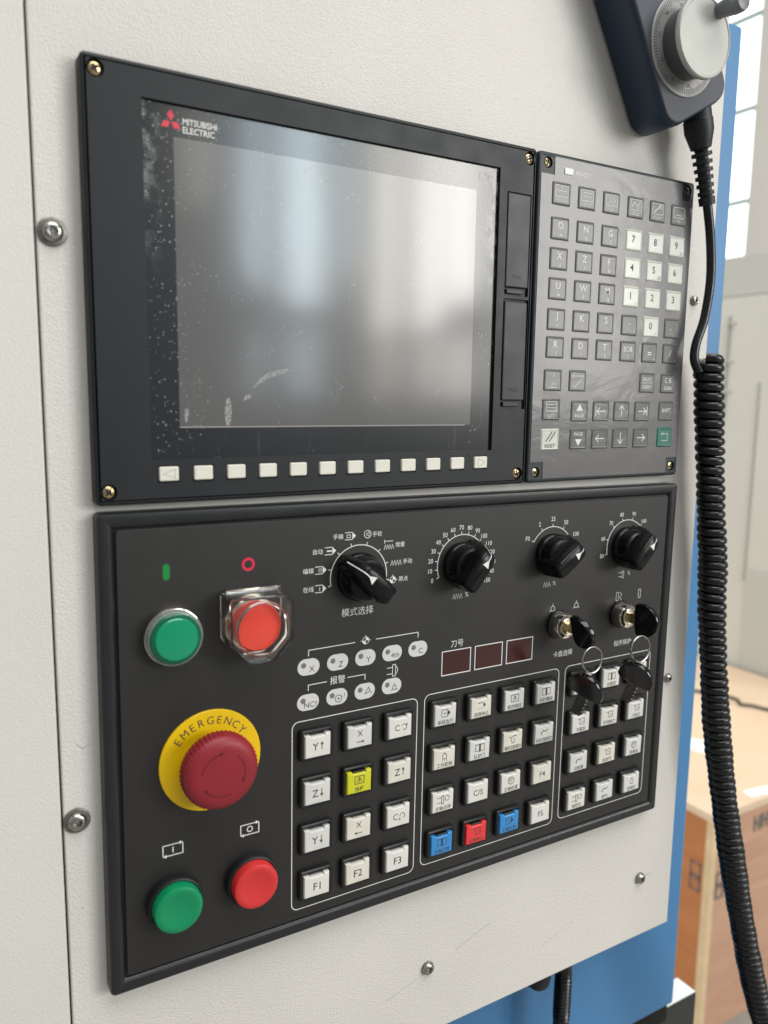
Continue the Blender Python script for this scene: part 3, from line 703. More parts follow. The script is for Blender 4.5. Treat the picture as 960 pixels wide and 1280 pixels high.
# key lock legends
for x in (288.9, 309.9):
    lp.ring(x, -79.6, 1.7, .35, PY, 16)
    for a in (90, 215, 325): lp.stroke([(x+1.7*math.cos(math.radians(a)), -79.6+1.7*math.sin(math.radians(a))), (x+3.5*math.cos(math.radians(a)), -79.6+3.5*math.sin(math.radians(a)))], .35, PY)
lp.stroke([(347.6, -75), (349.8, -75), (349.8, -81), (347.6, -81)], .35, PY, True); lp.stroke([(351.2, -75), (352.8, -77), (351.2, -79), (353, -81)], .35, PY)
lp.stroke([(369.7, -75), (371.8, -75), (371.8, -81), (369.7, -81)], .35, PY, True)
lp.text('卡盘选择', 299.9, -111.8, 4.4, PY); lp.text('程序保护', 356.6, -112.1, 4.4, PY)
legend('lock_legend')
# cycle start / hold pictograms
for x in (33.3, 75.6):
    if x > 50: legend('start_pictogram')
    lp.stroke([(x-5.2, -181.0), (x-5.2, -175.2), (x+4.0, -175.2)], .55, PY); lp.stroke([(x+5.2, -175.4), (x+5.2, -181.2), (x-4.0, -181.2)], .55, PY)
    lp.flat([(x+3.4, -174.2), (x+3.4, -176.2), (x+5.4, -175.2)], PY); lp.flat([(x-3.4, -180.2), (x-3.4, -182.2), (x-5.4, -181.2)], PY)
    if x < 50: lp.stroke([(33.3, -176.6), (33.3, -179.8)], .6, PY)
lp.ring(75.6, -178.2, 1.5, .55, PY, 16); legend('hold_pictogram')
MB().rrect(32.5, -30.8, 3.4, 8.2, 1.7, [(0, PL), (0, PY)], False, True, 5).build('start_mark', 'green_ink', op, smooth=0)
MB().ring(75.4, -30.6, 2.9, 1.35, PY, 28).build('stop_mark', 'red_ink', op, smooth=0)

# digit windows
for x in (211.2, 236.4, 261.7):
    w = MB().rrect(0, 0, 21.4, 15.0, 0.4, [(0, PL), (0, PY)], False, True, 1).build('digit_window', 'seg_window', op, (x, 0, -104.1), smooth=0)
    MB().stroke([(-10.8, 7.6), (10.8, 7.6), (10.8, -7.6), (-10.8, -7.6)], .6, PY-0.03, True).build('printed_border', 'white_ink', w, smooth=0)

# lamp indicators with dark letters
ind = MB().rrect(0, 0, 13.4, 9.4, 4.6, [(0, PL), (0, PY-0.02)], False, True, 7).mesh('indicator', 'indicator_white', 0)
led = MB().lathe(0, 0, [(1.5, PY), (1.5, PY-0.2), (1.2, PY-0.35)], 20).mesh('lamp', 'indicator_led')
def indicator(x, z, fn):
    o = obj('indicator', ind, op, (x, 0, z)); obj('lamp', led, o, (-3.0, 0, 1.2))
    t = MB(); fn(t); t.build('lettering', 'dark_ink', o, smooth=0)
IY = PY-0.06
for x, t_ in ((110.4, 'X'), (128.5, 'Z'), (146.5, 'Y'), (164.5, '4th'), (182.5, 'C')): indicator(x, -91.7, lambda t, t_=t_: t.text(t_, 2.0, -1.4, 4.8 if len(t_) == 1 else 4.4, IY))
indicator(110.2, -112.1, lambda t: t.text('NC?', 1.5, -1.6, 4.6, IY))
indicator(128.3, -112.1, lambda t: (t.ring(1.0, -1.2, 2.1, .45, IY), t.disc(1.0, -1.2, .6, IY), t.text('?', 4.7, 0, 3.8, IY)))
indicator(146.4, -111.9, lambda t: (t.stroke([(0, -1.8), (2.4, 2.0), (3.6, -0.6)], .45, IY, True), t.text('?', 4.4, -2.0, 3.4, IY)))
indicator(164.6, -111.9, lambda t: (t.ring(1.8, -1.2, 1.3, .4, IY), t.stroke([(1.8, .1), (1.8, 1.6)], .4, IY), t.stroke([(.8, -2.1), (-.6, -3)], .4, IY), t.stroke([(2.8, -2.1), (4.2, -3)], .4, IY)))

# ---- square key switches
hous = MB().rrect(0, 0, 20.6, 18.4, 2.0, [(0, PL), (0, -1.2), (0.25, -2.1), (0.8, -2.6), (1.6, -2.6), (2.0, -2.2), (2.1, -0.2)], False, True, 4).mesh('key_switch', 'housing_black')
# cap with a notch in its upper edge where the lamp bar shows
cap_out = [(-8.0, -6.8), (8.0, -6.8), (8.0, 6.5), (4.8, 6.5), (4.5, 5.5), (-4.5, 5.5), (-4.8, 6.5), (-8.0, 6.5)]
def cap_loops():
    def soft(ins, y):
        r = []
        for x, z in cap_out:
            r.append((x-math.copysign(ins, x) if abs(x) > 7 else x-math.copysign(-ins*0.3, x), y, z+ins if z < 0 else z-ins))
        return r
    return [soft(0, 0), soft(0.1, -2.9), soft(0.35, -3.5), soft(0.8, -3.7)]
def cap_mesh(material):
    me = MB().loft(cap_loops(), False, True).mesh('key_cap', material, 40)
    return me
caps_alt = [cap_mesh(v) for v in ('cap_white', 'cap_white_b', 'cap_white_c')]
caps = {k: cap_mesh(v) for k, v in {'w': 'cap_white', 'y': 'cap_yellow', 'b': 'cap_blue', 'r': 'cap_red'}.items()}
lampbar = MB().bbox(-4.3, 4.3, -3.0, -0.3, 5.5, 6.6, 0.3).mesh('lamp_bar', 'housing_black')
CY = -3.74
def keysw(x, z, kind, fn, ink='dark_ink'):
    o = obj('key_switch', hous, op, (x+random.uniform(-.15, .15), random.uniform(-.12, .12), z+random.uniform(-.15, .15)), (random.uniform(-.006, .006), random.uniform(-.012, .012), random.uniform(-.008, .008)))
    c = obj('key_cap', random.choice(caps_alt) if kind == 'w' else caps[kind], o, (0, 0, -0.3))
    if kind != 'w': o['label'] = {'y': 'square key with a yellow cap', 'b': 'square key with a blue cap', 'r': 'square key with a red cap'}[kind]; obj('lamp_bar', lampbar, o, (0, 0, -0.3))
    t = MB(); fn(t)
    if t.v: t.build('lettering', ink, o, (0, 0, -0.3), smooth=0)
def tx(s, sz=6.4): return lambda t: t.text(s, 0, -0.6, sz, CY, bold=0.006)
def ta(s, up): # letter with a vertical arrow
    def f(t):
        t.text(s, -1.6, -0.4, 6.2, CY, bold=0.006)
        t.stroke([(2.4, -2.6), (2.4, 2.0)], .5, CY)
        d = 1 if up else -1; e = 2.2 if up else -2.8
        t.flat([(1.3, e-1.8*d), (2.4, e), (3.5, e-1.8*d)][::d], CY)
    return f
def tx_arrow(s, right):
    def f(t):
        t.text(s, 0, 1.6, 5.0, CY); d = 1 if right else -1
        t.stroke([(-2.4, -3.4), (2.4, -3.4)], .45, CY); t.flat([(d*3.0, -3.4), (d*1.2, -2.5), (d*1.2, -4.3)][::-d], CY)
    return f
def tc_(s, ccw):
    def f(t):
        t.text(s, -2.2, -0.4, 5.4, CY); t.arc(2.6, -0.4, 1.7, 150 if ccw else 200, -120 if ccw else -70, .45, CY)
        if ccw: t.flat([(3.4, 1.0), (5.2, 1.6), (4.2, -0.2)], CY)
        else: t.flat([(0.6, -1.4), (1.6, -2.8), (0.2, -3.0)], CY)
    return f
def ti(icon, word):
    def f(t):
        z = 1.0
        if icon == 'tag': t.stroke([(-3, z+2.4), (1.4, z+2.4), (1.4, z-2), (-3, z-2)], .4, CY, True); t.flat([(1.6, z+2), (1.6, z-1.6), (3.6, z+.2)], CY); t.stroke([(-1.8, z+.2), (.6, z+.2)], .5, CY)
        elif icon == 'tag2': t.stroke([(-3, z+2), (1, z+2)], .4, CY); t.flat([(1.4, z+2.2), (1.4, z-1.4), (3.4, z+.4)], CY); t.stroke([(-3, z-1.6), (-1.8, z-1.6)], .4, CY); t.stroke([(-.8, z-1.6), (.4, z-1.6)], .4, CY)
        elif icon == 'boxw': t.stroke([(-3, z+2.6), (3, z+2.6), (3, z-2), (-3, z-2)], .45, CY, True); t.stroke([(-1.6, z-1), (0, z+1.8), (1.6, z-1)], .45, CY); t.stroke([(0, z+1.6), (0, z-1.4)], .4, CY)
        elif icon == 'lamp': t.stroke([(-1.4, z-1.4), (-1.4, z+1), (0, z+2.6), (1.4, z+1), (1.4, z-1.4)], .45, CY, True); [t.stroke([(i, z-2), (i*1.4, z-2.9)], .4, CY) for i in (-1.4, 0.01, 1.4)]
        elif icon == 'door': t.stroke([(-3.4, z+2.4), (-.5, z+2.4), (-.5, z-2), (-3.4, z-2)], .4, CY, True); t.stroke([(.5, z+2.4), (3.4, z+2.4), (3.4, z-2), (.5, z-2)], .4, CY, True); t.stroke([(0, z+3), (0, z-2.6)], .5, CY)
        elif icon == 'wash': t.stroke([(-3.4, z+2), (-1.6, z+1.2), (1, z+2.4), (3, z+2)], .5, CY); t.stroke([(-1.6, z+.6), (-.8, z-2.2), (.8, z-2.2), (1.6, z+.6)], .45, CY)
        elif icon == 'spin': t.ring(0, z, 2.4, .5, CY); t.stroke([(-1, z-1.2), (1, z+1.2)], .6, CY); t.stroke([(-1.8, z+.2), (-.2, z+2)], .4, CY)
        elif icon == 'spind': t.stroke([(-4.6, z+1.6), (-1.2, z+1.6)], .4, CY); t.stroke([(-4.6, z-1.6), (-1.2, z-1.6)], .4, CY); t.stroke([(-1.2, z+2.6), (.4, z+2.6), (.4, z-2.6), (-1.2, z-2.6)], .45, CY, True); t.ring(3.0, z+.6, 1.6, .4, CY)
        elif icon == 'chuck': t.stroke([(-3, z+2), (1, z+2)], .4, CY); t.stroke([(-1, z+2), (-1, z-1.8), (3, z-1.8)], .45, CY); t.stroke([(1, z+2.4), (3, z+2.4), (3, z-2)], .45, CY); t.stroke([(.2, z), (2.6, z)], .4, CY)
        elif icon == 'conv': t.stroke([(-3, z-1), (-1, z+1), (1, z+.2), (3, z+1.4)], .6, CY); t.stroke([(-2.4, z-2), (-2.4, z+.4)], .4, CY)
        elif icon == 'drop': t.stroke([(0, z+2.6), (1.6, z), (1.2, z-1.8), (-1.2, z-1.8), (-1.6, z)], .5, CY, True)
        t.text(word, 0, -4.3, 3.1, CY, sx=.95 if len(word) < 5 else .75, bold=0.01)
    return f
RA = [-136.2, -164.1, -192.5, -220.8]; XA = [114.6, 141.5, 168.8]
A_ = [[('w', ta('Y', True)), ('w', tx_arrow('X', True)), ('w', tc_('C', True))], [('w', ta('Z', False)), ('y', ti('boxw', '快移')), ('w', ta('Z', True))],
      [('w', ta('Y', False)), ('w', tx_arrow('X', False)), ('w', tc_('C', False))], [('w', tx('F1')), ('w', tx('F2')), ('w', tx('F3'))]]
for r in range(4):
    for c_ in range(3): keysw(XA[c_], RA[r], *A_[r][c_])
RB = [-135.0, -163.1, -191.5, -219.9]; XB = [201.5, 228.6, 255.7, 282.7]
B_ = [[('w', ti('tag', '单段执行')), ('w', ti('tag2', '选择停止')), ('w', ti('boxw', '程序跳段')), ('w', ti('door', '手轮模拟'))],
      [('w', ti('lamp', '工作照明')), ('w', ti('door', '防护门')), ('w', ti('wash', '辅助功能锁住')), ('w', ti('conv', '机床功能锁住'))],
      [('w', ti('spind', '主轴点动')), ('w', tx('C/S', 5.4)), ('w', ti('spin', '主轴松紧')), ('w', tx('F4', 5.4))],
      [('b', ti('door', '主轴正转')), ('r', ti('chuck', '主轴停止')), ('b', ti('tag', '主轴反转')), ('w', tx('F5', 5.4))]]
for r in range(4):
    for c_ in range(4): keysw(XB[c_], RB[r], *B_[r][c_])
RCz = [-134.5, -162.7, -190.8, -218.8]; XC = [315.9, 343.2, 370.2]
C_ = [[('w', ti('spin', '排屑正')), ('w', ti('door', '台尾进')), ('w', ti('wash', '台尾退'))], [('w', ti('chuck', '卡盘松')), ('w', ti('chuck', '手动换刀')), ('w', ti('chuck', '刀塔正'))],
      [('w', ti('conv', '切削液')), ('w', ti('chuck', '自动气')), ('w', ti('spin', '润滑油'))], [('w', ti('spind', '排屑反')), ('w', ti('conv', '吹气')), ('w', ti('drop', '照明灯'))]]
for r in range(4):
    for c_ in range(3): keysw(XC[c_], RCz[r], *C_[r][c_])

# ---- selector knobs: round skirt with a tall bar handle
def knob(c, ang):
    o = MB().lathe(0, 0, [(13.9, PL), (13.9, -1.4), (13.4, -2.4), (12.7, -3.0), (12.2, -8.6), (11.4, -10.4), (10.0, -11.0)], 48).build('selector_knob', 'knob_black', op, (c[0], 0, c[1]))
    d = Vector((math.cos(math.radians(ang)), math.sin(math.radians(ang)))); q = Vector((-d.y, d.x))
    def P3(r, w, y): return (d.x*r+q.x*w, y, d.y*r+q.y*w)
    secs = []
    for r, wb, wt, y in ((-14.2, 5.0, 3.2, -15.5), (-13.9, 5.8, 3.9, -18.6), (-13.0, 6.4, 4.4, -20.0), (-9.0, 6.9, 4.7, -20.4), (-2.0, 7.0, 4.8, -20.5), (4.0, 6.9, 4.7, -20.5), (9.0, 6.4, 4.2, -20.2), (10.6, 6.1, 3.9, -19.2), (13.0, 5.4, 3.2, -14.6), (16.2, 4.0, 2.0, -7.4), (17.0, 2.8, 1.2, -4.4)):
        e_ = min(1.0, (-y-2)*0.12)
        secs.append([P3(r, -wb, -1.6), P3(r, -wb, y*0.35), P3(r, -wt-0.7*e_, y+1.6*e_), P3(r, -wt, y+0.5*e_), P3(r, -wt+e_, y), P3(r, wt-e_, y), P3(r, wt, y+0.5*e_), P3(r, wt+0.7*e_, y+1.6*e_), P3(r, wb, y*0.35), P3(r, wb, -1.6)])
    MB().loft(secs, True, True).build('handle', 'knob_black', o, smooth=48)
    p = MB()
    p.add([P3(2.6, -2.5, -20.56), P3(2.6, 2.5, -20.56), P3(6.4, 0.5, -20.42), P3(6.4, -0.5, -20.42)], [(0, 1, 2, 3)])
    ln = ((6.4, -20.42), (9.0, -20.27), (10.6, -19.3), (13.0, -14.75), (16.2, -7.55))
    for (ra_, ya_), (rb_, yb_) in zip(ln, ln[1:]):
        p.add([P3(ra_, -0.34, ya_), P3(ra_, 0.34, ya_), P3(rb_, 0.34, yb_), P3(rb_, -0.34, yb_)], [(0, 1, 2, 3)])
    p.build('pointer_mark', 'white_ink', o, smooth=0)
    return o
knob(MC, 138); knob(FC, 52); knob(RC, 36); knob(SC, 48)

# ---- push buttons on the left
def P4(name): return None
g = MB().lathe(0, 0, [(14.9, PL), (14.9, -2.5), (14.5, -3.4), (13.2, -3.8), (12.6, -3.4)], 56, False, False).build('push_button', 'chrome', op, (34.6, 0, -63.2))
MB().lathe(0, 0, [(14.3, -3.0), (14.2, -5.6), (13.4, -6.6), (12.4, -6.8)], 56).build('lens_rim', 'clear_ring', g)
MB().lathe(0, 0, [(13.0, -3.0), (12.8, -7.2), (12.2, -7.8), (10.9, -8.0), (10.6, -8.0)], 56).build('lens_edge', 'lens_green_dark', g)
MB().lathe(0, 0, [(10.9, -7.6), (10.8, -8.4), (10.2, -9.0), (6, -9.3), (0.1, -9.4)], 56).build('lens', 'lens_green', g)
g['label'] = 'round green lens push button in a clear ring'
# red lens under a clear hinged guard
r_ = MB().lathe(0, 0, [(14.6, PL), (14.6, -2.5), (14.0, -3.4), (12.8, -3.6)], 56, False, False).build('push_button', 'chrome', op, (76.4, 0, -61.6))
r_['label'] = 'round red lens push button behind a clear guard'
MB().lathe(0, 0, [(13.0, -3.0), (12.9, -10.4), (12.1, -11.6), (6, -12.3), (0.1, -12.4)], 56).build('lens', 'lens_red', r_)
gp = [(-17.2, 17.0), (-17.2, -7.2), (-7.0, -18.2), (7.2, -18.2), (17.4, -7.2), (17.4, 13.0), (13.6, 17.0)]
def octo(k, ang_n=56):
    """guard outline resampled by angle, scaled about the centre"""
    out = []
    for i in range(ang_n):
        t = 2*math.pi*i/ang_n; dx, dz = math.cos(t), math.sin(t); best = 99
        for a, b_ in zip(gp, gp[1:]+gp[:1]):
            ex, ez = b_[0]-a[0], b_[1]-a[1]; den = dx*ez-dz*ex
            if abs(den) < 1e-9: continue
            s1 = (a[0]*ez-a[1]*ex)/den; s2 = (a[0]*dz-a[1]*dx)/den
            if s1 > 0 and -1e-6 <= s2 <= 1+1e-6: best = min(best, s1)
        out.append((dx*(best-k), dz*(best-k)))
    return out
def at(pts2, y): return [(p[0], y, p[1]) for p in pts2]
circ = lambda r: [(r*math.cos(2*math.pi*i/56), r*math.sin(2*math.pi*i/56)) for i in range(56)]
gm = MB().loft([at(octo(0), -0.4), at(octo(0), -15.4), at(octo(.6), -16.0), at(circ(14.6), -16.0), at(circ(14.0), -16.6), at(circ(13.4), -16.6), at(circ(13.0), -15.0), at(circ(13.2), -13.6), at(octo(1.8), -13.6), at(octo(1.8), -0.4), at(octo(0), -0.4)], False, False)
gu = gm.build('clear_guard', 'clear_plastic', r_, (0.4, 0, 0.2), smooth=25, recalc=True)
gu['label'] = 'clear plastic guard with a round opening'
MB().tube([Vector((-15, -3, 17.6)), Vector((15, -3, 17.6))], 1.7, 12).build('guard_hinge', 'clear_plastic', r_, smooth=30, recalc=True)
# flat green and red buttons with black collars
for x, z, mt, lb in ((33.2, -206.4, 'flat_green', 'plain round green push button'), (75.5, -206.6, 'flat_red', 'plain round red push button')):
    o = MB().lathe(0, 0, [(14.6, PL), (14.6, -3.4), (14.2, -4.4), (13.4, -4.8), (12.9, -4.4), (12.9, -2)], 56, False, False).build('push_button', 'rubber_black', op, (x, 0, z))
    o['label'] = lb
    MB().lathe(0, 0, [(12.8, -2), (12.7, -8.6), (12.2, -9.6), (11.0, -10.1), (9.2, -10.0), (7.0, -9.5), (3.5, -9.2), (0.1, -9.1)], 56).build('button_cap', mt, o)

# ---- emergency stop
es = MB().lathe(0, 0, [(27.4, PL), (27.4, -0.3), (27.1, -0.6), (9, -0.6)], 72).build('emergency_stop', 'estop_yellow', op, (54.0, 0, -133.3))
es['label'] = 'red mushroom emergency stop on a yellow disc'
t = MB()
for i, ch in enumerate('EMERGENCY'):
    a = math.radians(142.6-i*12.9); t.text(ch, 22.0*math.cos(a), 22.0*math.sin(a), 6.0, -0.66, rot=a-math.pi/2)
t.build('lettering', 'dark_ink', es, smooth=0)
MB().lathe(0, 0, [(13.5, -0.5), (13.2, -4), (11.5, -5), (11.5, -10)], 48).build('collar', 'estop_dark', es)
seg = 208; rib = []
def knurl(r, y, amp):
    return [((r+amp*(0.5+0.5*math.cos(52*2*math.pi*i/seg)))*math.cos(2*math.pi*i/seg), y, (r+amp*(0.5+0.5*math.cos(52*2*math.pi*i/seg)))*math.sin(2*math.pi*i/seg)) for i in range(seg)]
MB().loft([knurl(11, -8.4, 0), knurl(18.5, -9.0, .2), knurl(19.5, -10.0, .5), knurl(19.5, -15.6, .5), knurl(19.2, -16.6, .2), knurl(18.6, -17.6, 0.1), knurl(17.4, -18.7, 0), knurl(15.4, -19.5, 0), knurl(13.2, -19.75, 0), knurl(6, -19.8, 0), knurl(0.1, -19.8, 0)], False, True).build('mushroom_head', 'estop_red', es, smooth=40)
ar = MB()
for a0 in (100, 340, 220):
    ar.arc(0, 0, 11.4, a0+68, a0, .5, -19.86, 20)
    a = math.radians(a0); p = Vector((11.4*math.cos(a), 11.4*math.sin(a))); tg = Vector((math.sin(a), -math.cos(a))); nr = Vector((math.cos(a), math.sin(a)))
    ar.flat([tuple(p+tg*2.6), tuple(p+nr*1.1), tuple(p-nr*1.1)], -19.86)
ar.build('arrow_marks', 'estop_dark', es, smooth=0)

# ---- key locks
lock_lbl = ('chrome key lock turned off upright', 'chrome key lock with its key upright')
def lock(x, z):
    o = MB().lathe(0, 0, [(9.6, PL), (9.6, -1.2), (9.0, -2.0), (8.6, -2.0)], 40).build('key_lock', 'housing_black', op, (x, 0, z))
    MB().lathe(0, 0, [(8.4, -1.8), (8.4, -7.2), (7.8, -8.2), (5.8, -8.4), (5.6, -7.9), (5.0, -7.9)], 40).build('barrel', 'chrome', o)
    MB().lathe(0, 0, [(5.1, -7.5), (5.0, -8.5), (4.6, -8.7)], 32).build('plug', 'chrome', o)
    return o
L1, L2 = (293.6, -90.4), (351.6, -90.6)
lock(*L1); lock(*L2)
opm = Matrix.Translation(Vector((-0.168, 0, -203.508))) @ Matrix.Rotation(ROT, 4, 'Y')
def opw(x, y, z): return opm @ Vector((x, y, z))
def key_bow(m, w=22.0, d=21.0, th=4.0):
    """bow plate in the local (a=width, b=outward) plane with a ring hole; c is thickness. returns outline loops"""
    prof = [(-4.0, 0.0), (-10.2, 0.8), (-11.8, 3.2), (-11.6, 8.0), (-9.4, 13.0), (-5.2, 16.8), (0, 18.2), (5.2, 16.8), (9.4, 13.0), (11.6, 8.0), (11.8, 3.2), (10.2, 0.8), (4.0, 0.0)]
    loops = []
    for ins, c in ((0.9, -th/2), (0.25, -th/2+.25), (0, -th/2+1.0), (0, th/2-1.0), (0.25, th/2-.25), (0.9, th/2)):
        loops.append([(a*(1-ins/11)*1.02, c, (10.5+(b_-10.5)*(1-ins/10.5))*1.02) for a, b_ in prof])
    return m.loft(loops, True, True)
def key(name_label, origin, A, B, blade_len, group):
    """origin = where bow meets blade; A = width direction, B = outward direction of the bow"""
    A = Vector(A).normalized(); B = Vector(B).normalized(); Cc = B.cross(A).normalized(); A = Cc.cross(B).normalized()
    root = thing('lock_key', name_label, 'key', origin, None, group)
    M = Matrix((( A.x, Cc.x, B.x), (A.y, Cc.y, B.y), (A.z, Cc.z, B.z)))
    m = key_bow(MB()); m.v = [tuple(M @ Vector(v)) for v in m.v]; m.build('bow', 'key_black', root, smooth=40)
    e_ = MB().tube([Vector((2.4*math.cos(2*math.pi*i/16)+0.0, 0, 15.2+1.6*math.sin(2*math.pi*i/16))) for i in range(17)], 0.5, 6)
    e_.v = [tuple(M @ (Vector(v)+Vector((0, 2.0, 0)))) for v in e_.v]; e_.build('hole_rim', 'key_steel', root)
    bl = MB().box(-3.2, 3.2, -1.0, 1.0, -blade_len, 1.0)
    for i in range(4): bl.box(3.2, 4.1-.25*(i % 2), -0.8, 0.8, -blade_len+2+i*blade_len*.2, -blade_len+2+i*blade_len*.2+blade_len*.11)
    bl.v = [tuple(M @ Vector(v)) for v in bl.v]; bl.build('blade', 'key_brass' if blade_len < 12 else 'blade_dark', root, smooth=0)
    return root
key('black headed key turned sideways in the left hand lock', opw(L1[0], -14.0, L1[1]), (0.40, 0, -0.92), (0.06, -1, -0.10), 6, None)
key('black headed key standing upright in the right hand lock', opw(L2[0], -14.0, L2[1]), (0.10, 0, -1.0), (0.16, -1, 0.0), 6, None)
def split_ring(label, c, rx, tilt):
    root = thing('key_ring', label, 'key ring', c)
    pts_ = []
    for i in range(97):
        t = 2*math.pi*2*i/96; pts_.append(Vector((rx*math.cos(t), tilt*math.sin(t)*rx+(-0.4+0.8*i/96), rx*math.sin(t)*math.sqrt(max(0, 1-tilt*tilt)))))
    MB().tube(pts_, 0.55, 8).build('wire', 'key_steel', root)
split_ring('thin steel ring hanging from the left lock key', opw(295.0, -31, -106.4), 8.4, 0.10)
split_ring('thin steel ring hanging from the right lock key', opw(340.0, -30, -106.0), 8.8, 0.10)
key('spare black headed key hanging on the left ring over the white keys', opw(292.8, -27.0, -130.6), (0.505, -0.423, -0.7425), (-0.215, -0.509, 0.836), 20, None)
key('spare black headed key hanging on the right ring over the white keys', opw(339.0, -27.0, -130.2), (0.505, -0.423, -0.7425), (-0.215, -0.509, 0.836), 20, None)

# ------------------------------------------------------------------ handwheel pendant on the cabinet
FY = WALL-30
pd = thing('handwheel_pendant', 'navy blue handwheel pendant with silver dial fixed at the cabinet corner', 'handwheel', (355.5, WALL, 70.5))
e1 = Vector((0.870, 0.492)); e2 = Vector((-0.492, 0.870)); p0 = Vector((348, 19.5))-Vector((355.5, 70.5))
def body_pts(ins):
    c = p0+e1*31.5+e2*70
    return [tuple(c+e1*a+e2*b_) for a, b_ in rr_pts(31.5-ins, 70-ins, max(13-ins, 1), 8)]
MB().loft([at(body_pts(2.5), 0), at(body_pts(0), -3), at(body_pts(0), FY-WALL+4.2), at(body_pts(0.5), FY-WALL+2.4), at(body_pts(1.6), FY-WALL+1.2)], True, True).build('case', 'pendant_navy', pd, smooth=40)
MB().loft([at(body_pts(1.3), FY-WALL+1.4), at(body_pts(1.5), FY-WALL+0.3), at(body_pts(2.2), FY-WALL)], False, True).build('face', 'pendant_face', pd, smooth=40)
DY = FY-WALL
MB().lathe(0, 0, [(29.6, DY), (29.6, DY-0.8), (29.2, DY-1.2), (28.6, DY-1.2), (28.3, DY-0.9), (20, DY-0.9)], 90).build('dial_plate', 'dial_silver', pd)
tk = MB()
for i in range(100):
    a = 2*math.pi*i/100+0.02; l = 4.2 if i % 5 == 0 else 3.0
    tk.stroke([(28.0*math.cos(a), 28.0*math.sin(a)), ((28.0-l)*math.cos(a), (28.0-l)*math.sin(a))], .32, DY-0.93)
for i in range(10):
    a = 2*math.pi*i/10+0.02; tk.text(str(i*10), 23.0*math.cos(a-.1), 23.0*math.sin(a-.1), 3.0, DY-0.96, rot=a-math.pi/2)
tk.k = 0; tk.build('graduation', 'dark_ink', pd, smooth=0)
MB().lathe(0, 0, [(20.0, DY-0.5), (20.2, DY-4.0), (22.2, DY-12.4), (22.6, DY-13.2)], 90, False, False).build('wheel_side', 'wheel_side', pd)
MB().lathe(0, 0, [(22.6, DY-12.6), (23.4, DY-13.2), (23.4, DY-15.4), (22.8, DY-16.2), (21.8, DY-16.4), (21.4, DY-16.0), (20.9, DY-16.0), (10, DY-16.2), (0.1, DY-16.2)], 90).build('wheel', 'wheel_silver', pd)
MB().lathe(10.8, 17.0, [(4.8, DY-15.8), (4.6, DY-17.5), (5.0, DY-20), (6.2, DY-27), (6.2, DY-31), (5.4, DY-33), (2.5, DY-33.6)], 32).build('crank_handle', 'crank_grey', pd)
lab = MB(); lc = Vector((-43.0, 16.5))
lab.flat([tuple(lc), tuple(lc+e1*24), tuple(lc+e1*24+e2*10), tuple(lc+e2*10)], DY-0.06); lab.build('white_label', 'paper_white', pd, smooth=0)
# strain relief with fins where the cord leaves
a0, a1 = Vector((386-355.5, -19, 37-70.5)), Vector((400.8-355.5, -19, -14.5-70.5)); ax = a1-a0
pts, rad = [], []
def sr(t_, r): pts.append(a0+ax*t_); rad.append(r)
sr(-0.10, 9.0); sr(0.02, 9.0); sr(0.03, 9.4); sr(0.16, 9.4); sr(0.30, 7.4); sr(0.36, 6.6); sr(0.37, 4.6)
t_ = 0.40
while t_ < 0.88:
    f = 6.6-1.4*(t_-0.4)/0.5
    sr(t_, 4.0); sr(t_+0.006, f); sr(t_+0.05, f); sr(t_+0.056, 4.0); t_ += 0.092
sr(0.93, 4.0); sr(0.935, 5.4); sr(1.03, 5.2); sr(1.035, 3.0)
MB().tube(pts, rad, 24).build('strain_relief', 'rubber_black', pd, smooth=30)

# ------------------------------------------------------------------ coiled cord
cd = thing('coiled_cord', 'thick black coiled cord hanging from the handwheel pendant', 'cord', (401, -10, -14))
off = Vector((401, -10, -14))
lead = [Vector(p)-off for p in ((399.5, -10, -9), (401.2, -10, -15), (407.0, -10, -38), (409.8, -10, -64), (406.4, -10, -90), (399.5, -10, -108), (397.6, -11, -119), (399.5, -14, -128))]
MB().tube(catmull(lead, 10), 3.1, 14).build('straight_lead', 'cord_black', cd)
core = catmull([(414, -10, -117), (414.5, -10, -126), (421, -10, -175), (429, -10, -233.5), (434, -10, -264), (437, -10, -300.6), (446, -10, -358), (455, -10, -405), (469.5, -10, -462), (487.5, -10, -522.7), (505.6, -10, -579), (527, -10, -639), (551, -10, -695.5), (590, -10, -770)], 40)
Ls = [0]
for a, c in zip(core, core[1:]): Ls.append(Ls[-1]+(c-a).length)
def core_at(l):
    import bisect
    i = min(max(bisect.bisect_right(Ls, l)-1, 0), len(core)-2); f = (l-Ls[i])/(Ls[i+1]-Ls[i])
    return core[i].lerp(core[i+1], f), (core[i+1]-core[i]).normalized()
pitch, cr, wr = 6.5, 7.0, 3.4
helix = []; N = int(Ls[-1]/pitch*22)
for i in range(N):
    l = Ls[-1]*i/N; c, tg = core_at(l); n1 = Vector((0, 1, 0)); n2 = tg.cross(n1).normalized(); th = 2*math.pi*(l+0.9*math.sin(l*0.043)+0.5*math.sin(l*0.117+1))/pitch+math.pi
    wob = cr+0.30*math.sin(l*0.05)+0.22*math.sin(l*0.21)
    helix.append(c+(n2*math.cos(th)+n1*math.sin(th))*wob-off)
MB().tube(helix, wr, 10).build('coil', 'cord_black', cd, smooth=60)

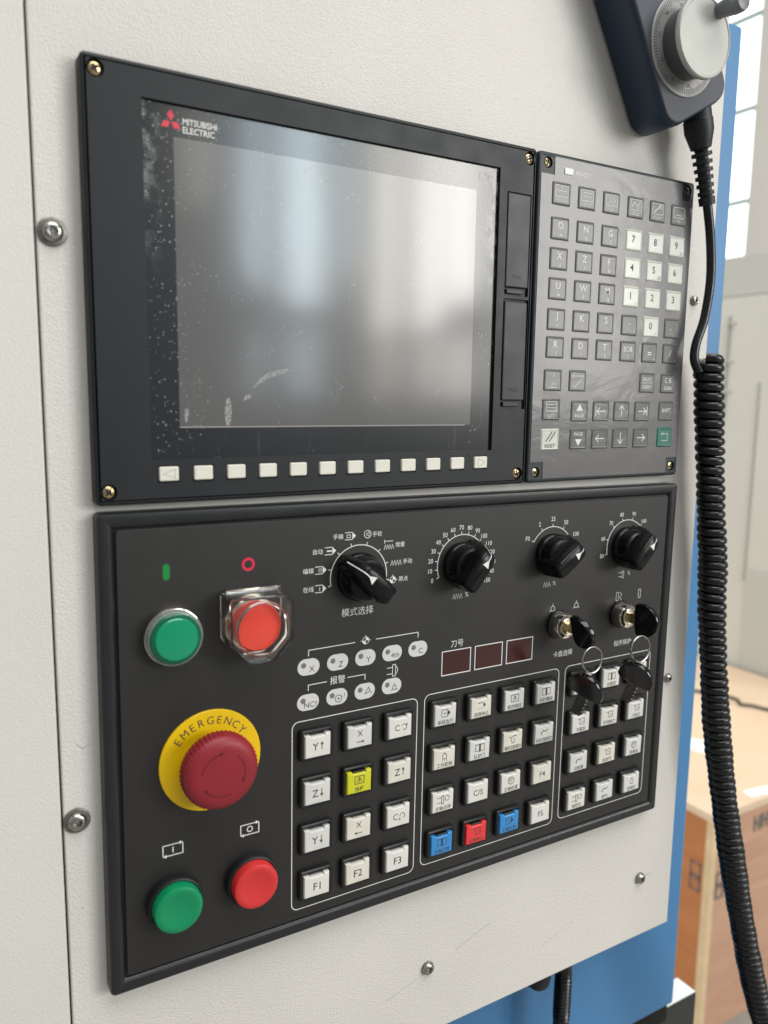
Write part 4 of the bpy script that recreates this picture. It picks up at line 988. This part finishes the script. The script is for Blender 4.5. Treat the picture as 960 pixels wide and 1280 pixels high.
# ------------------------------------------------------------------ background seen past the cabinet's right edge
cr_ = thing('plywood_crate', 'large plywood shipping crate on the floor right of the blue column', 'crate', (1256, 555, -1450))
MB().box(14, 820, 0, 16, 0, 473).build('front_board', 'ply_front_lit', cr_, smooth=0)
MB().box(0, 14, 16, 900, 0, 473).build('side_board', 'ply_side_shade', cr_, smooth=0)
MB().box(-2, 830, -2, 905, 473.5, 489).build('top_board', 'ply_top_lit', cr_, smooth=0)
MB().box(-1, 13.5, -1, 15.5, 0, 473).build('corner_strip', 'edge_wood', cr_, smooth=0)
st_ = MB(); yy = -1.5
for x, z in ((131, 455), (157, 457)): st_.stroke([(x, z), (x, z-34)], 5, yy); st_.stroke([(x+16, z), (x+16, z-34)], 5, yy); st_.stroke([(x, z-17), (x+16, z-17)], 5, yy)
for x, z in ((20, 360), (20, 330)): st_.stroke([(x, z), (x+22, z), (x+22, z-24), (x, z-24)], 4, yy, True)
st_.build('stencil_mark', 'stamp_ink', cr_, smooth=0)
st2 = MB()
for q, z in ((24, 372), (24, 340)):
    P_ = [(q, z), (q+22, z), (q+22, z-26), (q, z-26)]
    for (a, b_), (c, d) in zip(P_, P_[1:]+P_[:1]):
        x0, x1 = min(a, c)-2, max(a, c)+2; z0, z1 = min(b_, d)-2, max(b_, d)+2
        st2.add([(-0.5, x0, z0), (-0.5, x1, z0), (-0.5, x1, z1), (-0.5, x0, z1)], [(0, 1, 2, 3)])
st2.build('stencil_mark', 'stamp_ink', cr_, smooth=0)
for k, (x, y, w, d, r) in enumerate(((1500, 795, 70, 60, 20), (1425, 575, 70, 26, -8))):
    pl = MB().box(-w/2, w/2, -d/2, d/2, 0, 1.5).build('paper_slip', 'paper_white', None, (x, y, -960.5), 0); pl.rotation_euler = (0, 0, math.radians(r))
    tag(pl, ('white paper slip lying on the crate near the blue column', 'white paper slip at the near edge of the crate top')[k], 'paper')
cb = thing('thin_cable', 'thin dark cable lying across the top of the crate', 'cable', (1835, 900, -955))
MB().tube(catmull([(-60, 160, 0), (3, 42, 0), (-18, 2, 0), (0, -21, 0), (13, -59, 0), (60, -140, 0)], 8), 4.0, 8).build('cable_run', 'rubber_black', cb)
en = thing('machine_enclosure', 'pale cream sheet metal machine enclosure behind the crate', 'machine', (2110, 900, -1450))
MB().box(0, 600, -400, 1500, 0, 1616).build('lower_body', 'enclosure_cream', en, smooth=0)
MB().box(10, 600, -390, 1490, 1620, 1735).build('upper_cover', 'enclosure_grey', en, smooth=0)
MB().box(-8, -0.5, 221, 228, 760, 1360).build('door_edge', 'enclosure_grey', en, smooth=0)
MB().box(-6, -0.5, -300, 218, 480, 800).build('door_panel', 'enclosure_grey', en, smooth=0)
MB().box(-12, -0.5, 335, 345, 1250, 1560).build('handle', 'enclosure_grey', en, smooth=0)
for z in (1535, 1420, 1330): MB().box(-10, -0.5, 318, 332, z, z+8).build('hinge', 'pillar_grey', en, smooth=0)
pi_ = MB().box(0, 400, -900, 0, 0, 5200).build('wall_pillar', 'pillar_grey', None, (4985, 3310, -1450), 0)
tag(pi_, 'grey wall pillar beside the bright window', 'pillar')
wd = thing('hall_window', 'tall bright factory window with thin frame bars', 'window', (5000, 3310, -1450))
zs = [2290, 2670, 3275, 3870, 4480]
for z0, z1 in zip(zs, zs[1:]):
    MB().box(0, 12, 8, 1500, z0+16, z1-16).build('pane', 'window_light', wd, smooth=0)
for z in zs: MB().box(-20, 14, 4, 1510, z-15, z+15).build('frame_bar', 'window_frame', wd, smooth=0)
MB().box(0, 60, 1, 3000, 0, 2278).build('sill_wall', 'pillar_grey', wd, smooth=0)

if _txt is not None:
    cu = _txt.data; bpy.data.objects.remove(_txt); bpy.data.curves.remove(cu)
